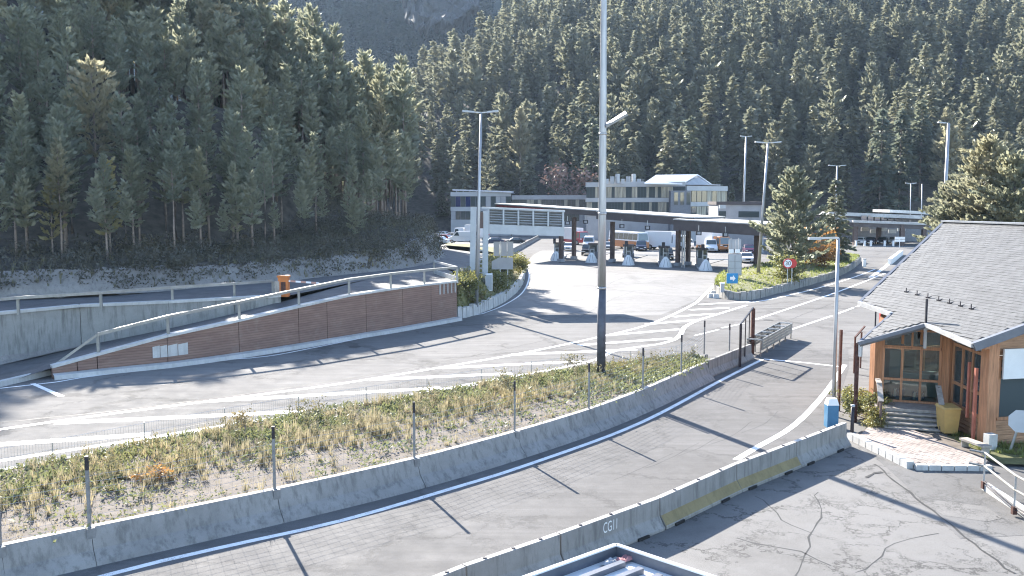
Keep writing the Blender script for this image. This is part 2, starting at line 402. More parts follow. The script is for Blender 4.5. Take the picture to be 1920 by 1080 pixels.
terrain_patch('far_mountain', -600, 300, 420, 800, 20.0, lambda x, y: max(-1.0, h_far(x, y)), 3.0, MT['farwood'])
# rock bank at the foot of the slope, and the crag high in the gap
tl = smooth_line(TOE[:10], .6); rows = []
for i, p in enumerate(tl):
    t = tl[min(i + 1, len(tl) - 1)] - tl[max(i - 1, 0)]; nrm = V((-t.y, t.x, 0)).normalized(); r_ = []
    for k in range(9):
        s = -.35 + k * .34; q = p + nrm * s
        z = h_left(q.x, q.y) + .10 if s > 0 else base_z(q.y) - .1 + .04 * k
        n3 = V((q.x * 1.3, q.y * 1.3, k * .5)); d = .30 * noise.noise(n3) + .22 * noise.noise(n3 * 2.7)
        r_.append(q + V((0, 0, max(0, z) + (d if 0 < k < 8 else (-.4 if k == 8 else 0)))) + nrm * d * .8)
    rows.append(r_)
struct(MB().strip(rows).build('rock_bank', MT['rock']))
mb = MB(); rows = []
for j in range(40):
    r_ = []
    for i in range(50):
        p = P(752 + i * 2.5, 58 - j * 2.6, 596 + j * 1.0 - i * .6)
        q = p + V((14 * noise.noise(p * .03), 22 * noise.noise(p * .045 + V((5, 0, 0))) + 10 * noise.noise(p * .13), 9 * noise.noise(p * .06) + 4 * noise.noise(p * .3) + 2 * noise.noise(p * .8)))
        r_.append(q)
    rows.append(r_)
struct(mb.strip(rows).build('rock_cliff', MT['crag']))

# ================================================================ ROADS
road = MB(); road.poly([(-90, 2, 0), (150, 2, 0), (150, 330, 0), (-90, 330, 0)]); road = struct(road.build('road', MT['asphalt']))
def flat(pix, z, name, mat, parent=None):
    o = MB().poly([G(x, y, z) for x, y in pix]).build(name, mat, parent); return o
BT = [(-330, 1100), (-150, 1056), (0, 1022), (168, 987), (515, 916), (777, 858), (965, 808), (1104, 766), (1205, 729), (1277, 698), (1321, 679)]
bl = smooth_line([G(x, y, .85) for x, y in BT], .8)                                  # top of the barrier beside the lane
ft = [(1700, 1200), (800, 1080)]
NB = [(700, 1128), (870, 1060), (1047, 1000), (1233, 933), (1377, 870), (1490, 828), (1584, 792)]
nb = [G(x, y, .85) for x, y in NB]
ext = nb[0] - (nb[1] - nb[0]) * 1.0; nb = [ext] + nb
# the near lane in its darker asphalt
lane = [V((p.x, p.y, .004)) for p in offset(bl, -.2)] + [G(1345, 700, .004), G(1400, 668, .004), G(1432, 656, .004), G(1590, 655, .004), G(1592, 690, .004), G(1560, 780, .004)]
lane += [V((p.x, p.y, .004)) for p in reversed(nb)] + [V((-6, 8, .004)), V((-16, 12, .004))]
exit_lane = struct(MB().poly(lane).build('exit_lane', MT['lane']))
pl = [(1015, 470), (1000, 478), (988, 490), (992, 520), (985, 545), (960, 566), (905, 592), (1000, 585), (1160, 592), (1240, 590), (1299, 566), (1338, 536), (1345, 515), (1400, 500), (1440, 470)]
plaza = struct(flat(pl, .004, 'plaza_pavement', MT['plaza']))
yard = [V((p.x, p.y, .004)) for p in nb] + [G(1600, 815, .004), G(1712, 870, .004), G(1960, 890, .004), V((26, 26, .004)), V((26, 6, .004)), V((-4, 6, .004))]
yard = struct(MB().poly(yard).build('yard_pavement', MT['yard']))
flat([(1604, 832), (1712, 873), (1960, 885), (1990, 1000), (1800, 1010), (1733, 942), (1655, 870)], .008, 'asphalt_patch', MT['yard2'], yard)
flat([(1735, 945), (1760, 938), (1850, 950), (1880, 972), (1850, 978), (1770, 966)], .012, 'asphalt_patch', MT['yard'], yard)

# ---------------------------------------------------------------- painted markings
def line(pix, w, parent, name='lane_line', z=.008, w2=None):
    pts = smooth_line([G(x, y, z) for x, y in pix], 1.0)
    n = len(pts); rows = []
    for i, p in enumerate(pts):
        t = pts[min(i + 1, n - 1)] - pts[max(i - 1, 0)]; t.z = 0; t.normalize(); nn_ = V((-t.y, t.x, 0))
        ww = lerp(w, w2, i / (n - 1)) if w2 else w
        rows.append([p - nn_ * ww / 2, p + nn_ * ww / 2])
    return MB().strip(rows).build(name, MT['paint'], parent)
line([(-60, 1165), (193, 1080), (407, 1028), (640, 976), (843, 917), (993, 870), (1200, 793), (1354, 712), (1429, 674)], .22, exit_lane, z=.010)
line([(1380, 862), (1420, 838), (1489, 797), (1546, 738), (1584, 684)], .26, exit_lane, z=.010)
line([(1432, 673), (1510, 680), (1580, 688)], .26, exit_lane, 'stop_line', z=.012)
UP = [(-40, 812), (0, 805), (111, 789), (167, 781), (407, 750), (640, 719), (860, 683), (984, 661), (1113, 634), (1220, 607), (1299, 571), (1321, 552), (1338, 536)]
LO = [(-40, 872), (0, 864), (259, 824), (463, 791), (640, 765), (843, 727), (1093, 681), (1155, 657), (1237, 645), (1262, 638), (1276, 627), (1284, 613), (1310, 600), (1349, 588), (1400, 572)]
line(UP, .32, road); line(LO, .34, road)
for a_, b_ in (((-40, 836), (281, 814)), ((104, 793), (574, 771)), ((393, 752), (827, 727)), ((693, 712), (960, 700)), ((827, 690), (1093, 677)), ((960, 665), (1193, 655)),
               ((1085, 647), (1262, 634)), ((1133, 629), (1276, 617)), ((1212, 608), (1313, 599)), ((1262, 594), (1338, 588)), ((1293, 581), (1366, 577)), ((1312, 571), (1405, 565))):
    line([a_, b_], .58, road, 'chevron_stripe', .006)
line([(0, 728), (107, 716), (153, 708), (400, 677), (500, 668), (608, 648), (858, 597), (905, 588)], .18, road)
line([(61, 719), (116, 743)], .25, road, 'give_way_line')
line([(1400, 568), (1450, 560), (1530, 541), (1600, 520), (1640, 505)], .24, road)
line([(1417, 599), (1571, 547), (1660, 512)], .26, road)
for a_, b_ in (((1480, 619), (1560, 592)), ((1568, 589), (1600, 577)), ((1606, 575), (1650, 560))): line([a_, b_], .24, road, 'dash_line')
for a_, b_ in (((1303, 629), (1347, 618)), ((1353, 615), (1395, 606))): line([a_, b_], .2, road, 'dash_line')
line([(905, 588), (945, 572), (980, 548), (992, 520), (990, 496)], .15, plaza, z=.008)
line([(1632, 520), (1660, 500), (1672, 490)], .5, road)

# sealed joints and cracks in the surfaces
rk = random.Random(12)
def seam(pix, w, parent, mat='tar', z=.0052, jit=.05):
    pts = smooth_line([G(x, y, z) for x, y in pix], .5); n = len(pts); rows = []
    for i, p in enumerate(pts):
        t = pts[min(i + 1, n - 1)] - pts[max(i - 1, 0)]; t.z = 0; t.normalize(); nn_ = V((-t.y, t.x, 0)); p = p + nn_ * rk.uniform(-jit, jit); ww = w * rk.uniform(.4, 1.3)
        rows.append([p - nn_ * ww / 2, p + nn_ * ww / 2])
    return MB().strip(rows).build('sealed_joint', MT[mat], parent)
MT['tar'] = plain('tar_seal', (.035, .034, .033), .7, var=.3)
seam([(0, 792), (300, 760), (640, 712), (880, 668), (1050, 632)], .05, road); seam([(300, 722), (560, 690), (840, 640), (1000, 608), (1100, 580)], .04, road)
seam([(60, 850), (420, 788), (700, 742)], .03, road); seam([(1060, 660), (1160, 640), (1240, 622)], .04, road)
seam([(1400, 640), (1480, 600), (1580, 562)], .05, road); seam([(1010, 560), (1110, 545), (1180, 520), (1270, 540), (1320, 548)], .06, plaza, z=.0065); seam([(1080, 600), (1140, 565), (1190, 545)], .05, plaza, z=.0065)
seam([(985, 500), (1100, 503), (1220, 511), (1330, 519)], .09, plaza, z=.0065)
seam([(1530, 922), (1535, 970), (1490, 1080)], .05, yard, z=.0065, jit=.08); seam([(1380, 1010), (1500, 1035), (1560, 1060)], .05, yard, z=.0065, jit=.1); seam([(1640, 870), (1733, 945), (1840, 1030), (1900, 1075)], .07, yard, z=.0125, jit=.06)
seam([(1610, 1075), (1680, 1020), (1760, 1000)], .04, yard, z=.0065, jit=.1); seam([(1420, 930), (1480, 985), (1520, 1000)], .04, yard, z=.0065, jit=.1)
for q_ in range(5): seam([(1150 + 60 * q_, 900 - 22 * q_), (1190 + 60 * q_, 884 - 22 * q_), (1260 + 50 * q_, 850 - 20 * q_)], .025, exit_lane, z=.0065, jit=.03)
for a_, b_ in (((1640, 887), (1655, 885)), ((1625, 895), (1640, 887))): seam([a_, b_], .12, yard, z=.016, jit=.02)

for px, py in ((665, 650), (1440, 600)):
    c = G(px, py, .004); mb = MB().extrude([c + V((.38 * math.cos(6.2832 * k / 18), .38 * math.sin(6.2832 * k / 18), 0)) for k in range(18)], (0, 0, .006)); mb.build('manhole_cover', MT['tar'], road)

# ================================================================ LEFT: ramp, upper road, retaining walls, rails
WT = [(98, 690), (183, 667), (315, 632), (449, 603), (561, 577), (655, 556), (733, 544), (796, 536), (850, 529)]   # top of brown wall
WB = [(98, 701), (183, 692), (315, 679), (449, 661), (561, 644), (655, 628), (733, 616), (796, 605), (857, 594)]   # its foot
wb = [G(x, y, .25) for x, y in WB]
wt = [P(x, y, wb[i].y) for i, (x, y) in enumerate(WT)]
wt = [V((wb[i].x, wb[i].y, wt[i].z)) for i in range(len(wb))]
URB = [(-260, 700), (0, 682), (153, 649), (318, 616), (440, 588), (527, 566)]                # foot of the upper retaining wall
# footing strip and kerb in front of the brown wall
fl = smooth_line([V((p.x, p.y, 0)) for p in wb], 2)
mb = MB(); off = offset(fl, -.45)
mb.strip([[p + V((0, 0, .26)) for p in fl], [p + V((0, 0, .22)) for p in off], [V((p.x, p.y, 0)) for p in offset(fl, -.5)]])
kerb = struct(mb.build('kerb', MT['lightconcrete']))
wall = thing('retaining_wall', 'long brown boarded retaining wall along the ramp, rising to the far end', 'retaining wall', (wb[4].x, wb[4].y, 0))
JO = [0, .55, 1, 2, 3, 4, 4.55, 5.4, 6.35, 7.2, 8]
def at_i(line_, t):
    i = min(int(t), len(line_) - 2); return line_[i].lerp(line_[i + 1], t - i)
for a_, b_ in zip(JO[:-1], JO[1:]):
    mb = MB(); pa, pb, ta, tb = at_i(wb, a_), at_i(wb, b_), at_i(wt, a_), at_i(wt, b_)
    d = (pb - pa); d.z = 0; d.normalize(); nn_ = V((-d.y, d.x, 0)); e = d * .02
    dn = V((0, 0, -.3))
    mb.hexa([pa + e + dn, pb - e + dn, pb - e + dn + nn_ * .35, pa + e + dn + nn_ * .35, ta + e, tb - e, tb - e + nn_ * .35, ta + e + nn_ * .35])
    mb.build('wall_panel', MT['boardwall'], wall)
mb = MB()
for a_, b_ in zip(wt[:-1], wt[1:]):
    d = (b_ - a_); d.z = 0; d.normalize(); nn_ = V((-d.y, d.x, 0))
    mb.beam(a_ + nn_ * .17 + V((0, 0, .06)), b_ + nn_ * .17 + V((0, 0, .06)), .5, .14)
mb.build('coping', MT['lightconcrete'], wall)
mb = MB(); q0, q1 = at_i(wb, 1.78), at_i(wb, 2.27); d = (q1 - q0).normalized(); nn_ = V((d.y, -d.x, 0)) * .03
for u0, u1 in ((1.78, 1.885), (1.892, 1.995), (2.005, 2.13), (2.14, 2.27)):
    a_, b_ = at_i(wb, u0), at_i(wb, u1)
    s = MB(); s.hexa([a_ + nn_ + V((0, 0, .3)), b_ + nn_ + V((0, 0, .3)), b_ + V((0, 0, .3)) - nn_ * .5, a_ + V((0, 0, .3)) - nn_ * .5, a_ + nn_ + V((0, 0, .9)), b_ + nn_ + V((0, 0, .95)), b_ - nn_ * .5 + V((0, 0, .95)), a_ - nn_ * .5 + V((0, 0, .9))])
    s.build('patch_board', MT['lightconcrete'], wall)
# slotted white end piece of the wall
for k in range(5):
    t = 7.45 + k * .12; a_ = at_i(wt, t); d = (wb[8] - wb[7]).normalized(); nn_ = V((d.y, -d.x, 0))
    MB().beam(a_ + nn_ * .03 + V((0, 0, -.75)), a_ + nn_ * .03 + V((0, 0, -.02)), .14, .05, d).build('end_bar', MT['lightconcrete'], wall)
# ramp and upper road surfaces (real slopes)
urb = [G(x, y, z) for (x, y), z in zip(URB, (0, 0.05, .5, 1.3, 2.0, 2.6))]
UPZ = 2.72
urt = [P(x, y, urb[i].y) for i, (x, y) in enumerate([(-260, 612), (0, 595), (153, 584), (318, 570), (440, 561), (527, 556)])]
urt = [V((urb[i].x, urb[i].y, UPZ + .04 * i)) for i in range(6)]
ra = [G(-260, 760, .02), G(0, 722, .02)] + [p + V((0, .3, 0)) for p in wt]
rb = [urb[0], urb[1], urb[2], urb[3], urb[4], urb[5]]
A_ = smooth_line(ra, 2); B_ = smooth_line(rb + [G(700, 522, 3.0), G(790, 512, 3.0), G(845, 502, 3.0)], 2)
def resample(l, n):
    L = [0]
    for i in range(1, len(l)): L.append(L[-1] + (l[i] - l[i - 1]).length)
    out = []; j = 0
    for k in range(n):
        t = L[-1] * k / (n - 1)
        while j < len(L) - 2 and L[j + 1] < t: j += 1
        out.append(l[j].lerp(l[j + 1], (t - L[j]) / max(1e-6, L[j + 1] - L[j])))
    return out
A2, B2 = resample(A_, 40), resample(B_, 40)
struct(MB().strip([A2, B2]).build('ramp', MT['ramp'], smooth=True))
up_f = [V((p.x, p.y, p.z)) for p in urt] + [G(700, 522, 3.0), G(790, 512, 3.0), G(845, 502, 3.0), G(857, 512, 3.0), G(880, 505, 2.8), G(900, 492, 2.3), G(925, 482, 1.5), G(945, 474, .8), G(985, 452, .3)]
up_b = [V((p.x, p.y, 2.72 if p.y < 60 else 3.0)) + V((-.3, .5, 0)) for p in TOE[:8]] + [V((TOE[8].x - .5, TOE[8].y, 2.95)), V((-10.5, 116, 2.7)), V((-16, 150, 1.2)), V((-30, 195, .35))]
U1, U2 = resample(smooth_line(up_f, 2), 60), resample(smooth_line(up_b, 2), 60)
mid = [U1[i].lerp(U2[i], .5) for i in range(60)]
struct(MB().strip([U1, mid, U2]).build('upper_road', MT['ramp'], smooth=True))
rw = thing('concrete_wall', 'stained grey concrete retaining wall below the upper road rail', 'retaining wall', (urb[1].x, urb[1].y, 0))
for i in range(5):
    a0, a1, b0, b1 = urb[i], urb[i + 1], urt[i], urt[i + 1]
    d = (a1 - a0); d.z = 0; d.normalize(); nn_ = V((-d.y, d.x, 0)) * .3; e = d * .012
    mb = MB(); mb.hexa([a0 + e + V((0, 0, -.4)), a1 - e + V((0, 0, -.4)), a1 - e + nn_ + V((0, 0, -.4)), a0 + e + nn_ + V((0, 0, -.4)), b0 + e, b1 - e, b1 - e + nn_, b0 + e + nn_])
    mb.build('wall_panel', MT['concrete'], rw)
mb = MB()
for a_, b_ in zip(urt[:-1], urt[1:]):
    d = (b_ - a_); d.z = 0; d.normalize(); nn_ = V((-d.y, d.x, 0)); mb.beam(a_ + nn_ * .15 + V((0, 0, .07)), b_ + nn_ * .15 + V((0, 0, .07)), .45, .16)
mb.build('coping', MT['lightconcrete'], rw)
# scree at the foot of the concrete wall
mb = MB(); rows = []
for i in range(30):
    p = at_i(urb, i / 29 * 2.2); d = (urb[1] - urb[0]).normalized(); nn_ = V((d.y, -d.x, 0)); k = 1 - i / 29
    rows.append([p + nn_ * (1.1 * k + .05) + V((0, 0, .02)), p + nn_ * .5 * k + V((0, 0, .3 * k + .2 * k * noise.noise(p * 2))), p + V((0, 0, .75 * k + .3 * k * noise.noise(p * 1.3)))])
struct(MB().strip(rows).build('rubble_slope', MT['rock']))
def guard_rail(base, h, label, railw=.16, posts=None, extra=None):
    t = thing('guard_rail', label, 'guard rail', base[len(base) // 2])
    for p in (posts or base):
        MB().beam(p, p + V((0, 0, h - .02)), .12, .14, (1, 0, 0)).build('post', MT['rail'], t)
    top = [p + V((0, -.05, h)) for p in base]
    mb = MB()
    for a_, b_ in zip(top[:-1], top[1:]): mb.beam(a_, b_, .16, railw)
    mb.build('rail', MT['rail'], t); return t
gb = [wt[i] + V((0, .2, .12)) for i in range(1, 9)]
t = guard_rail(gb, .98, 'pale steel guard rail on the coping of the brown wall')
e0 = gb[0] + V((0, 0, .98)); MB().beam(G(98, 688, .5), e0, .12, .12).build('end_rail', MT['rail'], t)
c0 = gb[-1] + V((0, 0, .98)); c1 = P(814, 501, c0.y + 6.5); c1.z = c0.z
MB().beam(c0, c1, .1, .16).build('return_rail', MT['lightconcrete'], t); MB().beam(c1 + V((0, 0, -1)), c1, .12, .12, (1, 0, 0)).build('post', MT['rail'], t)
MB().beam(c0 + V((.05, 0, -.95)), c1 + V((.05, 0, -.95)), .1, .5).build('end_board', MT['lightconcrete'], t)
ub = [at_i(urt, x) + V((0, .15, .12)) for x in (0, .5, .87, 1.0 + .86, 2.0 + .98, 4.0, 4.85)]
ub = [G(px, 0 + py, UPZ + .12) for px, py in ((-180, 612), (35, 590), (190, 579), (324, 567), (440, 559), (512, 553))]
guard_rail(ub, .92, 'grey steel guard rail along the edge of the upper road')
mb = MB(); k0, k1 = G(-200, 766, .14), G(96, 697, .14)
mb.beam(k0, k1, .3, .28); tag(mb.build('kerb_rail', MT['lightconcrete']), 'low white concrete kerb closing the ramp foot', 'kerb stone')
# barrier box with striped arm
bx = G(527, 556, UPZ + .15)
bb = thing('barrier_machine', 'orange barrier machine with striped arm on the upper road', 'road barrier', bx)
MB().box(bx + V((.2, 0, .62)), (.62, .5, 1.24)).build('cabinet', MT['orange'], bb)
MB().box(bx + V((-.18, -.1, .5)), (.3, .4, 1.0)).build('side_box', MT['woodgrey'], bb)
MB().box(bx + V((.2, 0, 1.3)), (.72, .6, .12)).build('lid', MT['orange'], bb)
MB().box(bx + V((.22, -.26, .6)), (.3, .04, .7)).build('door_panel', MT['rust'], bb)
a_ = bx + V((.5, 0, 1.0)); b_ = P(598, 531, a_.y + 1.2)
MB().beam(a_, b_, .06, .12).build('arm', MT['stripe'], bb)
# ================================================================ TREES
def tuft(v, f, c, d, ln, wd, rnd):
    """a small diamond spray of needles at c pointing along d"""
    a = d.cross(V((rnd.uniform(-1, 1), rnd.uniform(-1, 1), rnd.uniform(-1, 1))))
    if a.length < 1e-3: return
    a.normalize(); o = len(v); m_ = c + d * (ln * .45)
    v += [tuple(c - d * ln * .15), tuple(m_ + a * wd), tuple(c + d * ln), tuple(m_ - a * wd)]
    f.append((o, o + 1, o + 2, o + 3))
def conifer(seed, H, bare, rad, style='pine', dens=1.0, tl=.62, tw=.17, whorl=.42):
    rnd = random.Random(seed); v = []; f = []; tk = MB()
    bend = [V((rnd.uniform(-.12, .12) * t, rnd.uniform(-.12, .12) * t, H * t)) for t in (0, .25, .5, .75, 1)]
    bend[0] = V((0, 0, -.4))
    r0 = H * .0115
    tk.tube(bend, [r0, r0 * .85, r0 * .62, r0 * .35, r0 * .06], 6)
    def ax(z):
        t = max(0, min(.999, z / H)) * 4; i = int(t); p = bend[i].lerp(bend[i + 1], t - i); return V((p.x, p.y, z))
    z = bare * H
    while z < H * .985:
        t = (z - bare * H) / (H * (1 - bare))
        if style == 'pine': prof = min(1, .45 + 1.6 * t) * (1 - t) ** .82 * 1.15
        elif style == 'broad': prof = min(1, .6 + 1.4 * t) * (1 - t ** 2.6) ** .8
        else: prof = min(1, .75 + 1.5 * t) * (1 - t) ** .85 * 1.1
        L0 = rad * prof
        nb_ = max(3, int((5.2 if style != 'spruce' else 6) * dens * (.7 + .3 * (1 - t))))
        a0 = rnd.uniform(0, 6.28)
        for k in range(nb_):
            if rnd.random() < (.14 if t > .25 else .38): continue
            L = L0 * rnd.uniform(.62, 1.22) + .25; az = a0 + k * 6.283 / nb_ + rnd.uniform(-.35, .35)
            el = {'pine': R(rnd.uniform(2, 32) + 22 * t), 'broad': R(rnd.uniform(5, 40) + 20 * t), 'spruce': R(rnd.uniform(-22, 2) + 45 * max(0, t - .55))}[style]
            d = V((math.cos(az) * math.cos(el), math.sin(az) * math.cos(el), math.sin(el)))
            base = ax(z + rnd.uniform(-.2, .2))
            if L > .8: tk.tube([base, base + d * L * .85], [max(.012, r0 * .2 * (1 - t)), .008], 3, False)
            s = .22 * L
            side = d.cross(V((0, 0, 1))).normalized()
            while s < L:
                q = s / L; w_ = .30 * L * (1 - q) * 1.1 + .1
                for _ in range(2 if dens < .9 else 4):
                    c = base + d * s + side * rnd.uniform(-w_, w_) + V((0, 0, rnd.uniform(-.12, .14) + (.10 * s if style == 'pine' else -.10 * s * s / max(L, .5))))
                    dd = (d * .8 + side * rnd.uniform(-.9, .9) + V((0, 0, rnd.uniform(-.1, .75) if style != 'spruce' else rnd.uniform(-.55, .3)))).normalized()
                    tuft(v, f, c, dd, tl * rnd.uniform(.7, 1.25), tw * rnd.uniform(.75, 1.3), rnd)
                s += tl * .52
        z += whorl * rnd.uniform(.75, 1.25) * (1 if t < .8 else .7)
    for k in range(10): tuft(v, f, ax(H * .96) + V((rnd.uniform(-.1, .1), rnd.uniform(-.1, .1), rnd.uniform(-.3, .2))), V((rnd.uniform(-.3, .3), rnd.uniform(-.3, .3), 1)).normalized(), tl, tw * .7, rnd)
    return v, f, tk
def leafy(seed, H, bare, rx, n, ls=.3, trunk_r=.12, stems=1):
    """broadleaf tree or shrub: clumps of leaf faces round forked limbs"""
    rnd = random.Random(seed); v = []; f = []; tk = MB(); cl = []
    for st in range(stems):
        lean = V((rnd.uniform(-.3, .3), rnd.uniform(-.3, .3), 1)) * H * .5
        b0 = V((rnd.uniform(-.2, .2), rnd.uniform(-.2, .2), 0)) * (stems - 1); tk.tube([b0 + V((0, 0, -.2)), b0 + lean], [trunk_r, trunk_r * .5], 6)
        for k in range(7):
            az = rnd.uniform(0, 6.28); e = b0 + V((math.cos(az) * rx * rnd.uniform(.3, .9), math.sin(az) * rx * rnd.uniform(.3, .9), H * rnd.uniform(bare + .1, .95)))
            s0 = b0 + lean * rnd.uniform(.4, 1); tk.tube([s0, (s0 + e) / 2 + V((0, 0, .1)), e], [trunk_r * .35, trunk_r * .22, .01], 4, False)
            for _ in range(3): cl.append(e + V((rnd.gauss(0, rx * .22), rnd.gauss(0, rx * .22), rnd.gauss(0, H * .09))))
    for k in range(n):
        c = rnd.choice(cl) + V((rnd.gauss(0, rx * .16), rnd.gauss(0, rx * .16), rnd.gauss(0, H * .07)))
        if c.z < .05: continue
        d = V((rnd.uniform(-1, 1), rnd.uniform(-1, 1), rnd.uniform(-.6, .8))).normalized()
        tuft(v, f, c, d, ls * rnd.uniform(.6, 1.3), ls * .38 * rnd.uniform(.7, 1.3), rnd)
    return v, f, tk
def raw_mesh(name, v, f, mat):
    me = bpy.data.meshes.new(name); me.from_pydata(v, [], f); me.materials.append(mat); me.update(); return me
def variant(gen, mat, *a, **k):
    v, f, tk = gen(*a, **k); return raw_mesh('crown', v, f, MT[mat]), tk.mesh('trunk', MT['trunk'], True)
PINES = [variant(conifer, 'pine', 11 + i, 13.0, b_, r_, 'pine', 1.0, tl=.46, tw=.105, whorl=.36) for i, (b_, r_) in enumerate(((.40, 1.95), (.5, 1.7), (.34, 2.1), (.54, 1.55), (.26, 1.9)))]
PINES += [variant(conifer, 'pine', 25 + i, 13.0, b_, r_, 'broad', 1.0, tl=.5, tw=.12, whorl=.42) for i, (b_, r_) in enumerate(((.4, 2.9), (.32, 2.5)))]
SPRUCES = [variant(conifer, 'spruce', 31 + i, 20.0, b_, r_, 'spruce', .95, tl=.95, tw=.26, whorl=.62) for i, (b_, r_) in enumerate(((.08, 3.1), (.16, 2.7), (.04, 3.5), (.25, 2.9)))]
TALLP = [variant(conifer, 'pine', 51 + i, 20.0, b_, r_, 'pine', .95, tl=.95, tw=.27, whorl=.62) for i, (b_, r_) in enumerate(((.38, 3.6), (.3, 3.4)))]
def plant(name, kind, loc, s, rz, label, cat='tree', group=None, sz=None):
    t = thing(name, label, cat, loc, group, worldparts=False, rz=rz); t.scale = (s, s, sz or s)
    link('crown', kind[0], t); link('trunk', kind[1], t); return t
rnd = random.Random(5)
EDGE = [(-60, 41), (-24, 43.5), (-18, 47.5), (-11.4, 53.5), (-3.7, 69), (2, 75), (30, 80)]      # how far the wood's shade reaches on the road
def max_height(x, y, z):
    t = 0.0
    while t < 90:
        t += 1.0; qx, qy = x - sdir.x / math.cos(SUN_EL) * t, y - sdir.y / math.cos(SUN_EL) * t
        for (x0, y0), (x1, y1) in zip(EDGE[:-1], EDGE[1:]):
            if x0 <= qx < x1 and qy < y0 + (y1 - y0) * (qx - x0) / (x1 - x0): return t * math.tan(SUN_EL) - z
    return 99
spots = []      # (x, y, z, scale, kind list, index, rz)
# left slope: one tree per jittered cell
yy = 52.0
while yy < 178:
    xx = -125.0
    while xx < -6:
        x = xx + rnd.uniform(-1.3, 1.3); y = yy + rnd.uniform(-1.3, 1.3); s = toe_dist(x, y)
        xx += 3.2
        if s < 3.0 or rnd.random() < .1: continue
        z = h_left(x, y)
        if z < base_z(y) + .4: continue
        H = min(1.6, max_height(x, y, z) / 13.0) * rnd.choice((.65, .8, .9, .95, 1.0, 1.08))
        if H < .30:
            if s < 2.5 or rnd.random() < .15: continue
            H = rnd.uniform(.28, .5)
        spots.append((x, y, z, H, 'L', rnd.randrange(6 if s > 14 else 5), rnd.uniform(0, 6.28)))
    yy += 3.2
yy = 248.0
while yy < 600:
    xx = -75.0
    while xx < 360:
        x = xx + rnd.uniform(-2.9, 2.9); y = yy + rnd.uniform(-2.9, 2.9); z = h_right(x, y); xx += 7.9
        if z < .5 or rnd.random() < .10: continue
        kd = 'S' if rnd.random() < .68 else 'T'
        spots.append((x, y, z, rnd.choice((.55, .75, .9, 1.0, 1.1, 1.25, 1.4)), kd, rnd.randrange(4 if kd == 'S' else 2), rnd.uniform(0, 6.28)))
    yy += 7.6
yy = 480.0
while yy < 785:
    xx = -420.0
    while xx < 60:
        x = xx + rnd.uniform(-5, 5); y = yy + rnd.uniform(-5, 5); z = h_far(x, y); xx += 8.5
        if -.30 < x / y < -.02 and z > max(2, h_right(x, y)): spots.append((x, y, z, rnd.uniform(.9, 1.35), 'S', rnd.randrange(4), rnd.uniform(0, 6.28), 'far'))
    yy += 8.5
HT = {'L': 13.0, 'S': 20.0, 'T': 20.0}; KM = {'L': PINES, 'S': SPRUCES, 'T': TALLP}
seen = []; rest = []
for s in spots:
    H = HT[s[4]] * s[3]; a_ = proj((s[0], s[1], s[2])); b_ = proj((s[0], s[1], s[2] + H))
    w_ = 3.5 * FPX / max(1, a_[2])
    if -w_ < a_[0] < 1920 + w_ and b_[1] < 480 and a_[1] > -30: seen.append((a_[1] - max(b_[1], -60), a_[0], s))
    elif -420 < a_[0] < 2000 and a_[1] > -110 and a_[1] < 600: rest.append(s)
seen.sort(key=lambda q: -q[0])
NAMES = {'L': ('pine_tree', 'tall pine among the crowded pines on the slope above the ramp', 'pines on the slope above the ramp'),
         'S': ('spruce_tree', 'dark spruce among the crowded trees on the mountain slope behind the toll plaza', 'spruces on the mountain behind the plaza'),
         'T': ('pine_tree', 'tall bare-stemmed pine among the spruces on the mountain behind the toll plaza', 'pines on the mountain behind the plaza')}
for k, (hpx, px, s) in enumerate(seen):
    if k < 300 and not s[7:]:
        nm, lb, gr = NAMES[s[4]]
        if s[4] == 'L':
            sd0 = toe_dist(s[0], s[1]); wh = next(w for lim, w in ((130, 'at the left picture edge'), (280, 'above the low end of the brown wall'), (430, 'left of the orange barrier machine'), (580, 'straight above the orange barrier machine'), (720, 'above the high end of the brown wall'), (9e9, 'at the slope end by the vans')) if px < lim)
            if sd0 < 8: lb, gr = ('tall' if s[3] > .6 else 'young') + ' front row pine on the bank, ' + wh, 'front row pines ' + wh
            elif sd0 < 18: lb, gr = ('tall' if s[3] > .75 else 'short') + ' pine behind the front row, ' + wh, 'second row pines ' + wh
            else: lb, gr = ('tall' if s[3] > .95 else 'shorter') + ' pine high in the wood, ' + wh, 'upper slope pines ' + wh
        else:
            wh = 'left of the tall mast' if px < 1120 else 'above the office building' if px < 1420 else 'above the far canopy'
            lb, gr = lb.split(' among')[0] + ' on the mountain foot, ' + wh, gr + ' ' + wh
        t = plant(nm, KM[s[4]][s[5]], s[:3], s[3], s[6], lb, 'tree', gr)
    else: rest.append(s)
